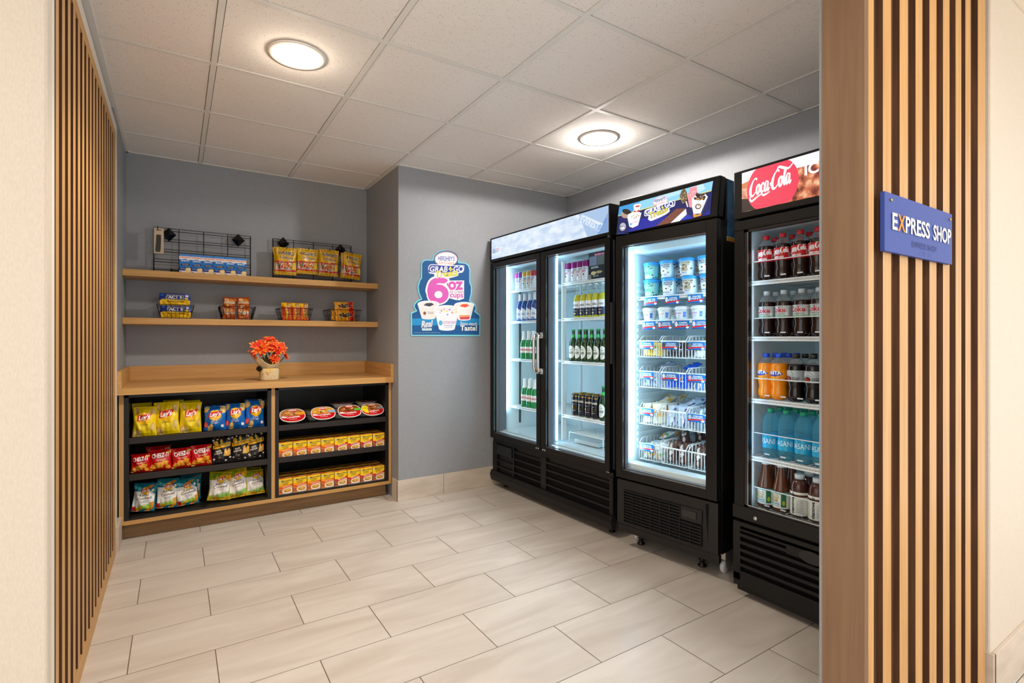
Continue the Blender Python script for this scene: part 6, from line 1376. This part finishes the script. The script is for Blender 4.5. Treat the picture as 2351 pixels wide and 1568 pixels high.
KB = [['gold', 'dark', 'white'], ['silver', 'blue', 'rainbow'], ['cream', 'frost', 'grey'], ['citrus', 'choco', 'choco']]
PAL = {'gold': ('e2b83a', 'f6e08a', 'c8922a'), 'dark': ('3c2c34', '8a8a98', '5a3a30'), 'white': ('e8ecee', 'c8b890', 'b0c4d8'), 'silver': ('9aa8c0', 'd8e0ec', '6a7ca0'), 'blue': ('1c56d8', '3a7af0', 'd89a4a'), 'rainbow': ('4a86d0', 'f0d0d8', 'e8c890'),
       'cream': ('e6e0c8', 'e8a83a', '4a9ad0'), 'frost': ('b8d0e8', '5a4a8c', 'f0f4f8'), 'grey': ('7a8a98', 'c8dcec', '3a4450'), 'citrus': ('d8e0e4', 'e8942e', '6aa860'), 'choco': ('4a2c28', '8a5a48', 'd8c8c0')}
DESC = {'gold': 'gold-wrapped ice cream bar', 'dark': 'dark-wrapped ice cream bar', 'white': 'white-wrapped ice cream sandwich', 'silver': 'silvery-wrapped ice cream bar', 'blue': 'bright blue-wrapped ice cream cone', 'rainbow': 'pink and blue wrapped ice cream bar', 'cream': 'cream and orange wrapped ice cream sandwich', 'frost': 'frosty blue-white wrapped ice cream pack', 'grey': 'grey-blue wrapped ice cream sandwich', 'citrus': 'clear-wrapped orange cream bar', 'choco': 'brown-wrapped chocolate ice cream bar'}
def ibar(kind, long_):
    a, b_, c_ = PAL[kind]; r_ = random.Random(kind); A = []
    for k in range(5): A.append(El(r_.uniform(.1, .9), r_.uniform(.15, .85), r_.uniform(.1, .28), r_.uniform(.06, .14), C(r_.choice([b_, c_, b_]), 'g'), r_.uniform(0, 90), 9))
    A.append(Rc(.3, .44, .7, .52, C('f4f6f8' if kind != 'white' else '8a6a40', 'g')))
    if kind == 'choco': A.append(Tx('Dove', .28, .5, .72, .56, .09, C('e8dcd4', 'g'), .03, .2))
    o = bag('ice_cream_bar', .062, .125 if long_ else .095, .03, a, A, len(kind) + 3, 'g', .05); o['category'] = 'ice cream bar'
    return Maker(o)
IB = {k: ibar(k, k in ('choco', 'cream', 'grey', 'frost')) for k in PAL}
wb = [Maker(wbasket(BW[0], .44, .094, .028)), Maker(wbasket(BW[1], .44, .094, .028))]
rw = ('top', 'second', 'third', 'bottom')
BK = {}
for ri, (z, h, _) in enumerate(ROWS):
    for ci in range(3):
        BK[ri, ci] = wb[0 if ci == 0 else 1].put(F2W(2, BX[ci], .150, z), (0, 0, TH2), 'white wire freezer basket, %s of the %s row' % (('left', 'middle', 'right')[ci], rw[ri]), 'white wire baskets in the freezer')
for ri, (z, h, _) in enumerate(ROWS):
    for ci in range(3):
        b_ = BK[ri, ci]
        if TAGS[ri][ci]:
            x0 = .006 if ci != 1 else .012; o = tagpart(b_, x0, x0 + .098, h - .046, h - .004, -.0075, TAGS[ri][ci])
        kind = KB[ri][ci]; w = BW[0 if ci == 0 else 1]; nrow = 4 if ri in (0, 1) else 5
        grp = '%ss in the %s basket of the %s row' % (DESC[kind], ('left', 'middle', 'right')[ci], rw[ri])
        lab = '%s in the %s basket, %s row' % (DESC[kind], ('left', 'middle', 'right')[ci], rw[ri])
        for k in range(2 if ci == 0 else 2):
            for j in range(nrow - 1):
                lx = BX[ci] + w * (.27 + .46 * k) + rj.uniform(-.004, .004); ly = .150 + .032 + .05 * j
                IB[kind].put(F2W(2, lx, ly, z + .010), (R(-12 + rj.uniform(-8, 4)), R(rj.uniform(-7, 7)), TH2 + R(rj.uniform(-8, 8))), lab, grp, (.88, .95, .8 + (.1 if ri > 1 else 0)))
        if ri > 0 and not (ri == 1 and ci == 2):
            for j in range(1 if ri == 1 else 2):
                lx = BX[ci] + w * (.38 + .2 * j); IB[kind].put(F2W(2, lx, .30 + .12 * j, z + .108), (R(-68), R(rj.uniform(-25, 25)), TH2 + R(rj.uniform(-35, 35))), '%s atop the pile, %s basket, %s row' % (DESC[kind], ('left', 'middle', 'right')[ci], rw[ri]), grp + ', on top')
for k in ('tub',): pass
